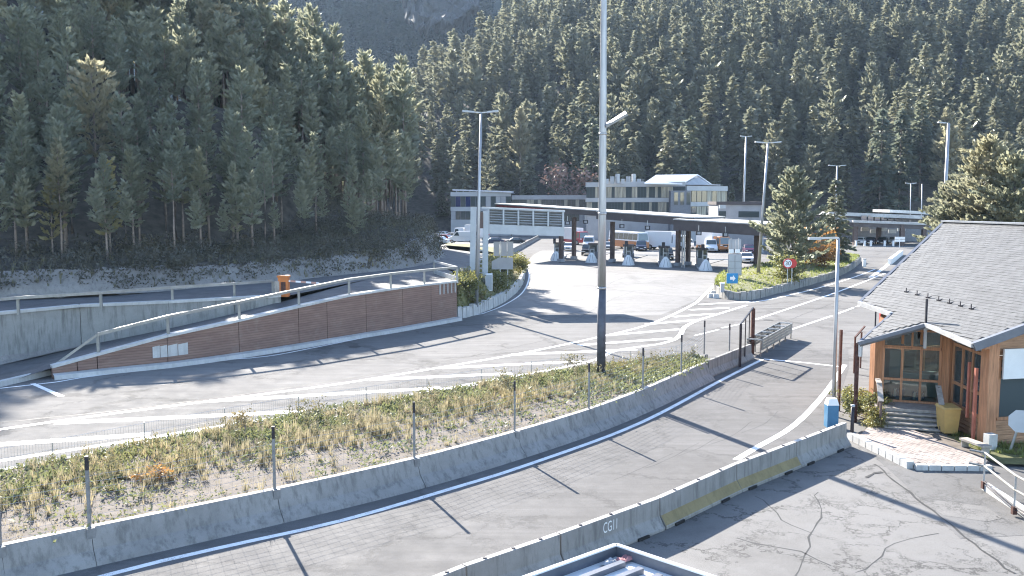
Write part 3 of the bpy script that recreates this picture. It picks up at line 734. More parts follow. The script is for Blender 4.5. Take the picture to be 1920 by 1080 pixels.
# everything further off as one wood
def forest(name, items, label, lite):
    vs = []; fs = []; off_ = 0
    for s in items:
        me = KM[s[4]][s[5]][0]; n = len(me.vertices); co = cache[me.name][0]; q = lite
        ca, sa = math.cos(s[6]) * s[3], math.sin(s[6]) * s[3]
        c = co.reshape(-1, 4, 3)[::q].reshape(-1, 3)
        if q > 1:
            c = c.reshape(-1, 4, 3); m_ = c.mean(axis=1, keepdims=True); c = ((c - m_) * (1 + .32 * (q - 1)) + m_).reshape(-1, 3)
        o = np.empty_like(c); o[:, 0] = c[:, 0] * ca - c[:, 1] * sa + s[0]; o[:, 1] = c[:, 0] * sa + c[:, 1] * ca + s[1]; o[:, 2] = c[:, 2] * s[3] + s[2]
        vs.append(o)
    if not vs: return
    A = np.concatenate(vs).astype(np.float32); nq = len(A) // 4
    me = bpy.data.meshes.new(name); me.vertices.add(len(A)); me.vertices.foreach_set('co', A.ravel())
    me.loops.add(len(A)); me.loops.foreach_set('vertex_index', np.arange(len(A), dtype=np.int32))
    me.polygons.add(nq); me.polygons.foreach_set('loop_start', np.arange(0, len(A), 4, dtype=np.int32))
    me.update(calc_edges=True); me.materials.append(MT[{'pine_wood': 'pine', 'far_forest': 'farneedles'}.get(name, 'spruce')]); stuff(link(name, me), label)
    return nq
cache = {}
for L_ in (PINES, SPRUCES, TALLP):
    for cr, _ in L_:
        a_ = np.empty(len(cr.vertices) * 3, dtype=np.float32); cr.vertices.foreach_get('co', a_); cache[cr.name] = (a_,)
print('trees', len(spots), 'seen', len(seen), 'rest', len(rest), [len(c.vertices) // 4 for c, _ in PINES + SPRUCES + TALLP])
forest('pine_wood', [s for s in rest if s[4] == 'L'], 'pines further up the near slope, massed together', 3)
forest('forest', [s for s in rest if s[4] != 'L' and not s[7:]], 'dark conifer forest covering the mountain slope', 2)
forest('far_forest', [s for s in rest if s[7:]], 'hazy far forest in the gap between the slopes', 2)
# ================================================================ MEDIAN BED, BARRIERS, FENCE
FE = [(-330, 955), (-150, 914), (0, 884), (150, 856), (400, 806), (560, 778), (760, 746), (1000, 706), (1128, 690), (1220, 680), (1300, 670)]
fe = smooth_line([G(x, y, .62) for x, y in FE], 1.5)
b2, f2 = resample(offset(bl, .1), 60), resample(fe, 60); rows = []
for k in range(9):
    t = k / 8; row = []
    for i in range(60):
        p = b2[i].lerp(f2[i], t); z = .70 - .06 * t + (.10 * noise.noise(p * .7) if 0 < k < 8 else 0); row.append(V((p.x, p.y, z)))
    rows.append(row)
bed = MB().strip(rows); bed.strip([[V((p.x, p.y, .64)) for p in f2], [V((p.x, p.y, -.02)) for p in offset(f2, .06)]])
bed = struct(bed.build('planting_bed', MT['soil'], smooth=True))
MB().strip([[p + V((0, 0, .66 - p.z)) for p in offset(f2, -.12)], [p + V((0, 0, .68 - p.z)) for p in offset(f2, .1)], [p + V((0, 0, -p.z)) for p in offset(f2, .13)]]).build('edge_kerb', MT['lightconcrete'], bed)
# lane-side concrete wall, one cast length per fence post
prof = [(-.58, 0), (-.52, .10), (-.30, .34), (-.13, .82), (-.11, .85), (.12, .85), (.14, .6)]
segs = [G(x, y, .85) for x, y in BT]
mw = thing('median_wall', 'long curved concrete barrier wall holding the weedy median bed beside the lane', 'barrier wall', (segs[5].x, segs[5].y, 0))
for i in range(len(segs) - 1):
    l = smooth_line(segs, .8); 
    ia = min(range(len(l)), key=lambda k: (l[k] - segs[i]).length); ib = min(range(len(l)), key=lambda k: (l[k] - segs[i + 1]).length)
    part = l[ia:ib + 1]
    lines = []
    for o_, z in prof:
        q = offset(part, o_); q = [V((p.x, p.y, z)) for p in q]
        d0 = (q[1] - q[0]).normalized() * .008; q[0] = q[0] + d0; q[-1] = q[-1] - d0; lines.append(q)
    mb = MB().strip(lines[::-1])
    mb.poly([q[0] for q in lines][::-1]); mb.poly([q[-1] for q in lines]); mb.build('wall_segment', MT['barrier'], mw)
ml = offset(smooth_line(segs, .8), 0)
MB().strip([[V((p.x, p.y, .855)) for p in offset(ml, .10)], [V((p.x, p.y, .856)) for p in offset(ml, -.10)]]).build('wall_top', MT['barrier_sunlit'], mw)
# fence on the wall
fn = thing('wire_fence', 'wire fence on tall steel posts standing on the median wall', 'fence', (segs[5].x, segs[5].y, .85))
fposts = segs[1:10] + [G(1320, 664, .85), G(1367, 668, .5)]
for i, p in enumerate(fposts):
    hgt = 1.8
    po = MB().beam(p, p + V((0, 0, hgt - .35)), .07, .07, (1, 0, 0)).build('post', MT['postgrey'], fn)
    MB().beam(p + V((0, 0, hgt - .35)), p + V((0, 0, hgt)), .075, .075, (1, 0, 0)).build('post_top', MT['dark'], po)
    q = ml[min(range(len(ml)), key=lambda k: (ml[k] - p).length)]
    MB().box(p + V((.10, -.16, -.12)), (.2, .05, .26), R(40)).build('bracket', MT['postgrey'], po)
for k in range(8):
    z = .12 + k * .17; mb = MB()
    for a_, b_ in zip(fposts[:-2], fposts[1:-1]):
        n = 10; pts = [a_.lerp(b_, j / n) + V((0, 0, z - .04 * math.sin(math.pi * j / n) + random.Random(k * 7 + j).uniform(-.015, .015))) for j in range(n + 1)]
        mb.tube(pts, .0045, 3, False)
    mb.build('wire', MT['steel'], fn)
mb = MB()
for a_, b_ in zip(fposts[:-2], fposts[1:-1]):
    n = int((b_ - a_).length / .3)
    for j in range(1, n):
        p = a_.lerp(b_, j / n); mb.tube([p + V((0, 0, .1)), p + V((.01, 0, 1.3))], .003, 3, False)
stuff(mb.build('mesh_wires', MT['steel'], fn), 'thin upright mesh wires')
lf = thing('mesh_fence', 'low wire mesh fence along the road edge of the median bed', 'fence', fe[len(fe) // 2])
mb = MB(); fl2 = resample(fe, 150); pl_ = [p for i, p in enumerate(fl2) if i % 12 == 0]
for p in pl_: MB().tube([p, p + V((0, 0, .75))], .018, 5).build('post', MT['steel'], lf)
for z in (.1, .4, .72): mb.tube([p + V((0, 0, z)) for p in fl2], .006, 3, False)
for p in resample(fe, 420): mb.tube([p, p + V((0, 0, .72))], .004, 3, False)
stuff(mb.build('mesh_wires', MT['steel'], lf), 'thin mesh wires')
# ---------------------------------------------------------------- plants of the bed
def in_bed(u, w_):
    i = u * 58.999; k = int(i); a_ = b2[k].lerp(b2[k + 1], i - k); c_ = f2[k].lerp(f2[k + 1], i - k); p = a_.lerp(c_, w_); return V((p.x, p.y, .70 - .06 * w_))
rg = random.Random(9)
def blades(v, f, c, n, h, spread, w_, lean=.5):
    for _ in range(n):
        az = rg.uniform(0, 6.28); b0 = c + V((math.cos(az), math.sin(az), 0)) * rg.uniform(0, spread * .4); hh = h * rg.uniform(.5, 1.15)
        l_ = V((math.cos(az), math.sin(az), 0)) * hh * rg.uniform(0, lean); s = V((-math.sin(az), math.cos(az), 0)) * w_; o = len(v)
        v += [tuple(b0 - s), tuple(b0 + s), tuple(b0 + l_ * .45 + V((0, 0, hh * .62)) + s * .7), tuple(b0 + l_ * .45 + V((0, 0, hh * .62)) - s * .7), tuple(b0 + l_ + V((0, 0, hh)))]
        f += [(o, o + 1, o + 2, o + 3), (o + 3, o + 2, o + 4)]
v, f = [], []; v2, f2_ = [], []; v3, f3 = [], []
for _ in range(3600):
    u, w_ = rg.random(), rg.random() ** .85; p = in_bed(u, w_); d = noise.noise(p * .5)
    far_green = ss(.62, .85, u)
    if w_ < .36 + .12 * noise.noise(p * 1.1) and rg.random() < .82 - .7 * far_green: continue
    straw = (.75 if .25 < w_ < .62 else .2) - .5 * far_green + .9 * noise.noise(p * .8 + V((9, 0, 0)))
    if rg.random() < straw: blades(v, f, p, 24, rg.choice((.18, .3, .36, .42, .5)), .3, .009, .6)
    elif rg.random() < .8:
        for _ in range(16):
            dd = V((rg.uniform(-1, 1), rg.uniform(-1, 1), rg.uniform(.1, 1.1))).normalized()
            tuft(v2, f2_, p + V((rg.gauss(0, .2), rg.gauss(0, .2), rg.uniform(0, .2 - .08 * w_ + .06 * far_green))), dd, rg.uniform(.08, .2), .035, rg)
    if rg.random() < .07 and .35 < w_ < .85:
        for _ in range(4):
            top = p + V((rg.gauss(0, .12), rg.gauss(0, .12), rg.uniform(.45, .85)))
            for q in range(9):
                c = p.lerp(top, rg.uniform(.35, 1)); tuft(v3, f3, c, V((rg.uniform(-1, 1), rg.uniform(-1, 1), rg.uniform(.2, 1))).normalized(), .11, .02, rg)
            blades(v3, f3, p, 1, (top - p).z, .02, .008, .2)
for _ in range(1800):
    p = in_bed(rg.random(), rg.random())
    if rg.random() < .65: blades(v, f, p, 9, rg.uniform(.06, .2), .5, .008, 1.2)
    else:
        for _ in range(8): tuft(v2, f2_, p + V((rg.gauss(0, .15), rg.gauss(0, .15), rg.uniform(0, .06))), V((rg.uniform(-1, 1), rg.uniform(-1, 1), rg.uniform(.1, .7))).normalized(), rg.uniform(.06, .13), .025, rg)
stuff(link('dry_grass', raw_mesh('dry_grass', v, f, MT['drygrass'])), 'straw coloured dry grass tufts in the median bed')
stuff(link('ground_plants', raw_mesh('ground_plants', v2, f2_, MT['greengrass'])), 'low grey-green ground plants in the median bed')
stuff(link('weeds', raw_mesh('weeds', v3, f3, MT['weed'])), 'thin upright weeds in the median bed')
for k, (px, py, lb) in enumerate(((462, 818, 'tall dark bushy weed at the road edge of the median bed'), (585, 790, 'small dark weed behind the dry grass of the median bed'),
                                 (285, 905, 'reddish low weed by the wall top in the median bed'), (1075, 700, 'tall thin weed just beside the mast foot'), (950, 735, 'bushy weed halfway along the median bed edge'))):
    t = plant('weed_plant', variant(leafy, 'weed' if k != 2 else 'autumn', 70 + k, .95 if k != 2 else .4, .2, .42, 260, .09, .012, 3), G(px, py, .66), 1, k, lb, 'weed')
# ---------------------------------------------------------------- the high mast
mz = G(1127, 706, .62); mtop = P(1132.5, -40, mz.y); k = (mtop - mz)
mast = thing('lamp_mast', 'very tall steel lamp mast rising from the median bed past the picture top', 'lamp mast', mz)
def mpt(t): return mz + k * t
MB().tube([mz - V((0, 0, .2)), mpt(.23)], [.215, .20], 14).build('base_section', MT['mastdark'], mast, True)
MB().tube([mpt(.228), mpt(.42), mpt(.62), mpt(.8), mpt(1.0), mpt(1.12)], [.198, .185, .17, .15, .13, .12], 14).build('shaft', MT['mast'], mast, True)
for tt in (.23, .42, .62): MB().tube([mpt(tt) - k.normalized() * .05, mpt(tt) + k.normalized() * .05], .225 - tt * .06, 14).build('joint_collar', MT['mast'], mast, True)
MB().box(mz + V((0, 0, .05)), (.7, .7, .1)).build('base_plate', MT['rust'], mast)
hb = P(1136, 236, mz.y); he = P(1175, 212, mz.y - .6)
MB().beam(P(1130, 240, mz.y), hb + V((.15, 0, 0)), .12, .08).build('bracket', MT['mast'], mast)
hd = (he - hb); s_ = V((0, 1, .25)).normalized() * .42; n_ = hd.cross(s_).normalized() * .06
MB().hexa([hb - s_ * .5 - n_, he - s_ * .8 - n_, he + s_ * .8 - n_, hb + s_ * .5 - n_, hb - s_ * .5 + n_, he - s_ * .8 + n_, he + s_ * .8 + n_, hb + s_ * .5 + n_]).build('lamp_head', MT['signgrey'], mast)
MB().tube([mpt(1.11), mpt(1.13)], [.5, .5], 10).build('lamp_ring', MT['mast'], mast)
# ---------------------------------------------------------------- loose barriers beside the yard
prof2 = [(-.30, 0), (-.30, .09), (-.26, .12), (-.10, .36), (-.085, .85), (.085, .85), (.10, .36), (.26, .12), (.30, .09), (.30, 0)]
LB = ['concrete barrier at the picture foot, cut by the frame', 'concrete barrier just beyond the metal cabin roof', 'concrete barrier with white lettering on its yard side',
      'concrete barrier with yellow base, next to the lettered one', 'concrete barrier with yellow base, shorter one nearer the house', 'concrete end barrier by the blue and white box']
LB = ['concrete barrier outside the left edge of the cabin roof'] + LB
for i in range(len(nb) - 1):
    a_, b_ = V((nb[i].x, nb[i].y, 0)), V((nb[i + 1].x, nb[i + 1].y, 0)); d = (b_ - a_).normalized(); nn_ = V((d.y, -d.x, 0)); a_ += d * .02; b_ -= d * .02
    t = thing('concrete_barrier', LB[i], 'concrete barrier', a_.lerp(b_, .5), 'loose barriers between lane and yard')
    mb = MB(); m_ = len(prof2)
    pa = [a_ + nn_ * o_ + V((0, 0, z)) for o_, z in prof2]; pb = [b_ + nn_ * o_ + V((0, 0, z)) for o_, z in prof2]
    mb.add(pa + pb, [(j, (j + 1) % m_, m_ + (j + 1) % m_, m_ + j) for j in range(m_)] + [tuple(range(m_))[::-1], tuple(range(m_, 2 * m_))])
    o_ = mb.build('body', MT['barrier'], t)
    bv = o_.modifiers.new('bevel', 'BEVEL'); bv.width = .015; bv.segments = 1
    mb = MB(); mb.poly([a_ + nn_ * .075 + V((0, 0, .854)), b_ + nn_ * .075 + V((0, 0, .854)), b_ - nn_ * .075 + V((0, 0, .854)), a_ - nn_ * .075 + V((0, 0, .854))]); mb.build('top_face', MT['barrier_sunlit'], t)
    for q in (.2, .5, .8):
        c = a_.lerp(b_, q); MB().tube([c + V((0, 0, .855)), c + V((0, 0, .875))], .05, 8).build('lifting_eye', MT['dark'], t)
    for q in (.15, .75):
        c = a_.lerp(b_, q); MB().box(c + nn_ * .31 + V((0, 0, .045)), (.45, .08, .075), math.atan2(d.y, d.x)).build('foot_slot', MT['black'], t)
    if i in (4, 5):
        MB().strip([[a_ + nn_ * .304 + V((0, 0, .07)), b_ + nn_ * .304 + V((0, 0, .07))], [a_ + nn_ * .265 + V((0, 0, .124)), b_ + nn_ * .265 + V((0, 0, .124))], [a_ + nn_ * .106 + V((0, 0, .36)), b_ + nn_ * .106 + V((0, 0, .36))]]).build('painted_foot', MT['yellowpaint'], t)
    if i == 3:
        text('lettering', 'CG11', MT['white'], .40, frame(a_.lerp(b_, .47) + nn_ * .1025 + V((0, 0, .59)), d), t, .62)
# ---------------------------------------------------------------- gate post frame, short wall, guard-rail stack
sw0, sw1 = G(1326, 706, 0), G(1406, 672, 0); d = (sw1 - sw0).normalized(); nn_ = V((d.y, -d.x, 0))
mb = MB(); pa = [sw0 + nn_ * o_ * .9 + V((0, 0, z * .98)) for o_, z in prof2]; pb = [sw1 + nn_ * o_ * .9 + V((0, 0, z * .98)) for o_, z in prof2]; m_ = len(prof2)
mb.add(pa + pb, [(j, (j + 1) % m_, m_ + (j + 1) % m_, m_ + j) for j in range(m_)] + [tuple(range(m_))[::-1], tuple(range(m_, 2 * m_))])
tag(mb.build('concrete_barrier', MT['barrier']), 'short concrete barrier between the median wall end and the dark gate frame', 'concrete barrier')
g0, g1 = G(1387, 688, 0), G(1410, 664, 0)
gt = thing('gate_frame', 'dark steel gate frame with bars at the median end', 'gate', g0)
MB().beam(g0, g0 + V((0, 0, 2.35)), .12, .12, (1, 0, 0)).build('post', MT['dark'], gt)
t2 = P(1411, 578, g1.y); MB().beam(g1, V((g1.x, g1.y, t2.z)), .2, .2, (1, 0, 0)).build('tall_post', MT['rust'], gt)
tr0, tr1 = g0 + V((0, 0, 2.33)), V((g1.x, g1.y, 2.75)); MB().beam(tr0, tr1, .07, .07).build('top_rail', MT['dark'], gt)
for q in (.38, .7):
    p = g0.lerp(g1, q); MB().beam(p, V((p.x, p.y, lerp(2.33, 2.75, q))), .05, .05, (1, 0, 0)).build('bar', MT['dark'], gt)
s0, s1 = G(1414, 668, 0), G(1472, 634, 0)
gs = thing('guard_rail_block', 'block of stacked steel guard rails on short legs past the gate frame', 'guard rail', s0.lerp(s1, .5))
d = (s1 - s0).normalized(); nn_ = V((d.y, -d.x, 0))
for side in (1, -1):
    for z in (.45, .62, .79, .96):
        MB().beam(s0 + nn_ * .42 * side + V((0, 0, z)), s1 + nn_ * .42 * side + V((0, 0, z)), .06, .14).build('rail', MT['rail'], gs)
for q in (0, .2, .4, .6, .8, 1):
    p = s0.lerp(s1, q)
    for side in (1, -1): MB().beam(p + nn_ * .36 * side, p + nn_ * .36 * side + V((0, 0, .98)), .09, .07, (1, 0, 0)).build('leg', MT['rail'], gs)
    MB().beam(p - nn_ * .42 + V((0, 0, 1.0)), p + nn_ * .42 + V((0, 0, 1.0)), .1, .06).build('spacer', MT['steel'], gs)
# ---------------------------------------------------------------- cabin roof at the picture foot
cz = 2.7; k0 = G(1155, 1022, cz); k1 = G(985, 1083, cz); k2 = G(1338, 1083, cz)
dx = (k1 - k0).normalized(); dy = (k2 - k0).normalized()
cb = thing('metal_cabin', 'white-rimmed ribbed metal roof of a cabin at the picture foot', 'cabin', V((k0.x, k0.y, 0)))
c00, c10, c01, c11 = k0, k0 + dx * 4, k0 + dy * 6, k0 + dx * 4 + dy * 6
mb = MB()
for a_, b_ in ((c00, c10), (c10, c11), (c11, c01), (c01, c00)): mb.beam(a_ - V((0, 0, .13)), b_ - V((0, 0, .13)), .06, .26)
mb.build('rim', MT['gutterdark'], cb); mb = MB()  # rim sides coloured dark to carry their shade; only the top stays white
for a_, b_ in ((c00, c10), (c10, c11), (c11, c01), (c01, c00)): mb.beam(a_ + V((0, 0, .01)), b_ + V((0, 0, .01)), .085, .03)
mb.build('rim_cap', MT['white'], cb)
mb = MB(); mb.poly([p - V((0, 0, .2)) for p in (c00, c10, c11, c01)]); mb.build('roof_sheet', MT['white'], cb)
for q in range(14):
    a_ = c00 + dy * (.42 + q * .4) + dx * .3 - V((0, 0, .15)); MB().beam(a_, a_ + dx * 3.6, .12, .1).build('roof_rib', MT['gutterdark'], cb)
for nm, (a_, b_) in (('side_wall', (c00, c01)), ('end_wall', (c00, c10)), ('side_wall', (c10, c11)), ('end_wall', (c01, c11))):
    MB().beam(a_.lerp(b_, .01) - V((0, 0, 1.48)), a_.lerp(b_, .99) - V((0, 0, 1.48)), .05, 2.44).build(nm, MT['bldgrey'], cb)
rr = random.Random(4)
for nm, c_, mt_, lb in (('rag', k0 + dx * .45 + dy * .22, 'bldgrey', 'crumpled pale rag lying in the roof corner of the cabin'), ('cloth', k0 + dy * .3 + dx * .12, 'pinkcloth', 'small pinkish cloth lying in the roof corner of the cabin')):
    rows = []
    for j in range(7):
        rows.append([c_ + dx * (i - 3) * .05 + dy * (j - 3) * .05 * (.6 if nm == 'rag' else .7) + V((0, 0, -.15 + rr.uniform(0, .07) * (1 if 0 < i < 6 and 0 < j < 6 else 0))) for i in range(7)])
    tag(MB().strip(rows).build(nm, MT[mt_], smooth=True), lb, 'rag')
# ================================================================ TIMBER HOUSE
RZ = lambda x, y: 4.46 + .413 * (x - 15.3) + .118 * (y - 40)       # roof plane
def on_roof(px, py):
    d = ray(px, py); # z = 9 + t dz ; plane
    den = d.z - .413 * d.x - .118 * d.y; num = (4.46 - .413 * 15.3 - .118 * 40) - CAMZ
    return CAM + d * (num / den)
r_R, r_P1, r_P2, r_PL, r_PA, r_Q = on_roof(1770, 416), on_roof(1612, 566), on_roof(1672, 587), on_roof(1610, 641), on_roof(1737, 606), on_roof(1826, 645)
vdir = (on_roof(1920, 611) - r_Q).normalized(); rid = (on_roof(1920, 421) - r_R).normalized()
# near end of the ridge: verge line meets ridge line
def meet(a, da, b, db):
    den = da.x * db.y - da.y * db.x; t = ((b.x - a.x) * db.y - (b.y - a.y) * db.x) / den; return a + da * t
r_E = meet(r_Q, vdir, r_R, rid)
hs = thing('timber_house', 'timber pavilion with large grey slate roof and glazed porch', 'house', V((19, 36, 0)))
outl = [r_R, r_P1, r_P2, r_PL, r_PA, r_Q, r_E]
RN = V((-.413, -.118, 1)).normalized()
roof = MB().extrude([p - RN * .22 for p in outl], RN * .2).build('roof', MT['slate'], hs)
# back slope beyond the ridge
back = V((.96, .28, 0)).normalized(); mb = MB()
r_R2, r_E2 = r_R + back * 9 - V((0, 0, 3.9)), r_E + back * 9 - V((0, 0, 3.9))
mb.extrude([r_R - V((0, 0, .2)), r_E - V((0, 0, .2)), r_E2 - V((0, 0, .2)), r_R2 - V((0, 0, .2))], V((0, 0, .18))).build('back_slope', MT['slate'], hs)
# slates: courses along the ridge direction
def inside(p, poly):
    c = False; n = len(poly); j = n - 1
    for i in range(n):
        a_, b_ = poly[i], poly[j]
        if (a_.y > p.y) != (b_.y > p.y) and p.x < (b_.x - a_.x) * (p.y - a_.y) / (b_.y - a_.y) + a_.x: c = not c
        j = i
    return c
ridn = V((rid.x, rid.y, 0)).normalized(); fall = V((-.413, -.118, 0)).normalized()
fall3 = V((fall.x, fall.y, -math.hypot(.413, .118))).normalized()
rs = random.Random(3); mb = MB(); course = 0; s = 0.0
while s < 13:
    u = -10.0 + (course % 2) * .16
    while u < 22:
        c = r_R + ridn * u + fall3 * s
        c.z = RZ(c.x, c.y)
        if inside(c + fall3 * .12, outl) and inside(c + ridn * .15 + fall3 * .26, outl) and inside(c - ridn * .15 + fall3 * .26, outl):
            hz_ = .008 + rs.uniform(0, .007); lo = .26 + rs.uniform(-.02, .02); w_ = .152
            t0, t1 = c + RN * .004, c + fall3 * lo + RN * hz_
            mb.add([t0 - ridn * w_, t0 + ridn * w_, t1 + ridn * w_ + RN * rs.uniform(0, .006), t1 - ridn * w_ + RN * rs.uniform(0, .006), t1 + ridn * w_ - RN * hz_, t1 - ridn * w_ - RN * hz_], [(0, 1, 2, 3), (3, 2, 4, 5)])
        u += .32
    s += .21; course += 1
sl = mb.build('slate', MT['slate'], roof); sl['kind'] = 'stuff'; print('slates', len(mb.f) // 2)
# trims along the roof edge
def trim(a_, b_, mt_, nm, w_=.14, h_=.16, dz=-.06): MB().beam(a_ + V((0, 0, dz)), b_ + V((0, 0, dz)), w_, h_).build(nm, MT[mt_], roof)
trim(r_R, r_P1, 'gutterdark', 'verge'); trim(r_P1, r_P2, 'gutter', 'gutter', .2, .17); trim(r_P2, r_PL, 'gutterdark', 'verge', .1, .12)
trim(r_PL, r_PA, 'gutterdark', 'verge', .12, .14); trim(r_PA, r_Q, 'gutter', 'gutter', .2, .14); trim(r_Q, r_E, 'gutterdark', 'verge', .22, .3, -.1)
MB().beam(r_R + V((0, 0, .04)), r_E + V((0, 0, .04)), .4, .08).build('ridge_cap', MT['gutter'], roof)
for k in range(7):
    p = on_roof(1699 + k * 20.3, 549 + k * 5.3)
    sg = MB().beam(p, p + V((0, 0, .22)), .03, .03, (1, 0, 0)); sg.beam(p + V((0, 0, .04)), p + fall * -.2 + V((0, 0, .09)), .04, .02); sg.beam(p - ridn * .12 + V((0, 0, .04)), p + ridn * .12 + V((0, 0, .04)), .02, .05)
    sg.build('snow_guard', MT['dark'], roof)
MB().beam(r_PA + V((0, .05, -.1)), r_PA + V((0, .05, .95)), .07, .07, (1, 0, 0)).build('finial_post', MT['dark'], roof)
MB().beam(r_PA + V((0, .05, -1.0)), r_PA + V((0, .05, -.1)), .09, .09, (1, 0, 0)).build('king_post', MT['gutter'], roof)
# walls
FZ = .75
hA, hB, hC = V((15.0, 36.9, 0)), V((17.5, 36.0, 0)), V((17.3, 32.4, 0))
hD = hC + V((7.5, 1.6, 0)); hA2 = V((16.6, 40.2, 0)); hE = V((24.0, 44.0, 0))
def wz(p, dz=-.3): return RZ(p.x, p.y) + dz
def col_(p, z0, z1, w_, mt_='wood', nm='post', par=hs): return MB().beam(V((p.x, p.y, z0)), V((p.x, p.y, z1)), w_, w_, (1, .2, 0)).build(nm, MT[mt_], par)
def wall_q(a_, b_, z0, za, zb, th, mt_, nm, par=hs):
    d = (b_ - a_); d.z = 0; d.normalize(); n_ = V((-d.y, d.x, 0)) * th
    return MB().hexa([V((a_.x, a_.y, z0)), V((b_.x, b_.y, z0)), V((b_.x, b_.y, z0)) + n_, V((a_.x, a_.y, z0)) + n_, V((a_.x, a_.y, za)), V((b_.x, b_.y, zb)), V((b_.x, b_.y, zb)) + n_, V((a_.x, a_.y, za)) + n_]).build(nm, MT[mt_], par)
def window(a_, b_, z0, z1, nx, zs, par=hs, fr=.09, gl='pane', nm='window'):
    """glazed opening from a to b with nx bays and horizontal bars at zs"""
    d = (b_ - a_); d.z = 0; L = d.length; d.normalize(); n_ = V((d.y, -d.x, 0))
    zz = [z0] + list(zs) + [z1]
    fo = MB().beam(a_ + V((0, 0, z0)) - n_ * .02, b_ + V((0, 0, z0)) - n_ * .02, .1, fr).build(nm, MT['wood'], par)
    for z in zz[1:]: MB().beam(a_ + V((0, 0, z)) - n_ * .02, b_ + V((0, 0, z)) - n_ * .02, .1, fr).build('cross_bar', MT['wood'], fo)
    for k in range(nx + 1):
        p = a_.lerp(b_, k / nx) - n_ * .02; MB().beam(V((p.x, p.y, z0 + fr / 2)), V((p.x, p.y, z1 - fr / 2)), fr, .094, n_).build('frame', MT['wood'], fo)
    for k in range(nx):
        for q in range(len(zz) - 1):
            p0, p1 = a_.lerp(b_, k / nx) + d * fr * .5 - n_ * .03, a_.lerp(b_, (k + 1) / nx) - d * fr * .5 - n_ * .03
            MB().beam(V((p0.x, p0.y, (zz[q] + zz[q + 1]) / 2)), V((p1.x, p1.y, (zz[q] + zz[q + 1]) / 2)), .02, zz[q + 1] - zz[q] - fr).build('pane', MT[gl], fo)
    return fo
sd_ = (hB - hA).normalized(); fa = hA + sd_ * .28; fb_ = hB - sd_ * .25
window(fa, fb_, FZ + .05, FZ + 2.25, 3, (FZ + .95,), nm='glazed_door')
window(fa, fb_, FZ + 2.3, wz(fa, -.34), 2, (), nm='transom_window', fr=.07)
# glazed gable above the doors
mb = MB(); z0 = FZ + 2.42
gtri = [V((fa.x, fa.y + .03, z0)), V((fb_.x, fb_.y + .03, z0)), V((fb_.x, fb_.y + .03, wz(fb_, -.35))), V((fa.x, fa.y + .03, max(z0 + .02, wz(fa, -.35))))]
mb.extrude(gtri, V((.01, .03, 0))).build('gable_glass', MT['pane'], hs)
for q in (.33, .66): 
    p = fa.lerp(fb_, q); col_(p, z0, wz(p, -.35), .07, nm='gable_bar')
MB().beam(V((fa.x, fa.y, z0 + .35)), V((fb_.x, fb_.y, z0 + .75)), .05, .06).build('gable_bar', MT['gutter'], hs)
for nm, p in (('post', hA), ('post', hB)): col_(p, 0, wz(p), .34)
wall_q(hA, hA + sd_ * .3, 0, wz(hA), wz(hA), .1, 'wood', 'wall')
wall_q(hA2, hA, 0, wz(hA2), wz(hA), .2, 'wood', 'wall')
wall_q(fa, fb_, 0, FZ, FZ, .2, 'woodh', 'base_wall')
# eave-side wall between porch and gable corner
wall_q(hB, hC, 0.05, .95, .95, .2, 'woodh', 'base_wall')
for k in range(5): wall_q(hB + V((-.03, 0, 0)), hC + V((-.03, 0, 0)), .1 + k * .17, .25 + k * .17, .25 + k * .17, .02, 'woodh', 'siding_board')
w0, w1 = hB.lerp(hC, .16), hB.lerp(hC, .86)
window(w0, w1, 1.0, 3.35, 3, (1.85,), fr=.12, gl='glass')
wall_q(hB, hC, 3.45, wz(hB), wz(hC), .2, 'bldgrey', 'eave_panel')
for q in (.08, .93): col_(hB.lerp(hC, q), .05, wz(hB.lerp(hC, q)), .2)
col_(hC, 0, wz(hC), .42, nm='corner_post')
col_(hC + V((-.35, .25, 0)), 0, 2.9, .1, 'redwood', 'red_board'); col_(hC + V((-.28, .9, 0)), .9, 3.0, .08, 'redwood', 'red_board')
MB().beam(V((hC.x - .5, hC.y - .3, wz(hC) - .2)), V((hC.x + .5, hC.y + .4, wz(hC) - .2)), .3, .4).build('bracket_beam', MT['wood'], hs)
# gable wall towards the yard
gd = (hD - hC).normalized(); g0_ = hC + gd * .3
wall_q(g0_, hD, 0, 1.0, 1.0, .2, 'woodh', 'base_wall'); gn_ = V((gd.y, -gd.x, 0))
for k in range(5): wall_q(g0_ + gn_ * .03, hD + gn_ * .03, .1 + k * .18, .26 + k * .18, .26 + k * .18, .02, 'woodh', 'siding_board')
window(g0_ + gd * .1, hD, 1.05, 3.3, 5, (2.9,), fr=.12, gl='glass')
wall_q(g0_, hD, 3.4, wz(g0_), wz(hD), .2, 'woodh', 'gable_wall')
p0 = g0_ + gd * .12 + gn_ * .12; MB().hexa([p0 + V((0, 0, 2.55)), p0 + gd * 2.2 + V((0, 0, 2.55)), p0 + gd * 2.2 + gn_ * .08 + V((0, 0, 2.55)), p0 + gn_ * .08 + V((0, 0, 2.55)),
    p0 + V((0, 0, 3.65)), p0 + gd * 2.2 + V((0, 0, 3.65)), p0 + gd * 2.2 + gn_ * .08 + V((0, 0, 3.65)), p0 + gn_ * .08 + V((0, 0, 3.65))]).build('wall_panel', MT['white'], hs)
wall_q(hE, hA2, 0, .9, .9, .2, 'wood', 'wall'); window(hA2, hE, .95, 3.3, 6, (2.2,)); wall_q(hE, hA2, 3.4, 4.0, max(3.5, wz(hA2)), .2, 'wood', 'wall'); wall_q(hD, hE, 0, 4.2, 4.0, .2, 'wood', 'wall')  # unseen rear glazing, added so sun streams into the porch interior
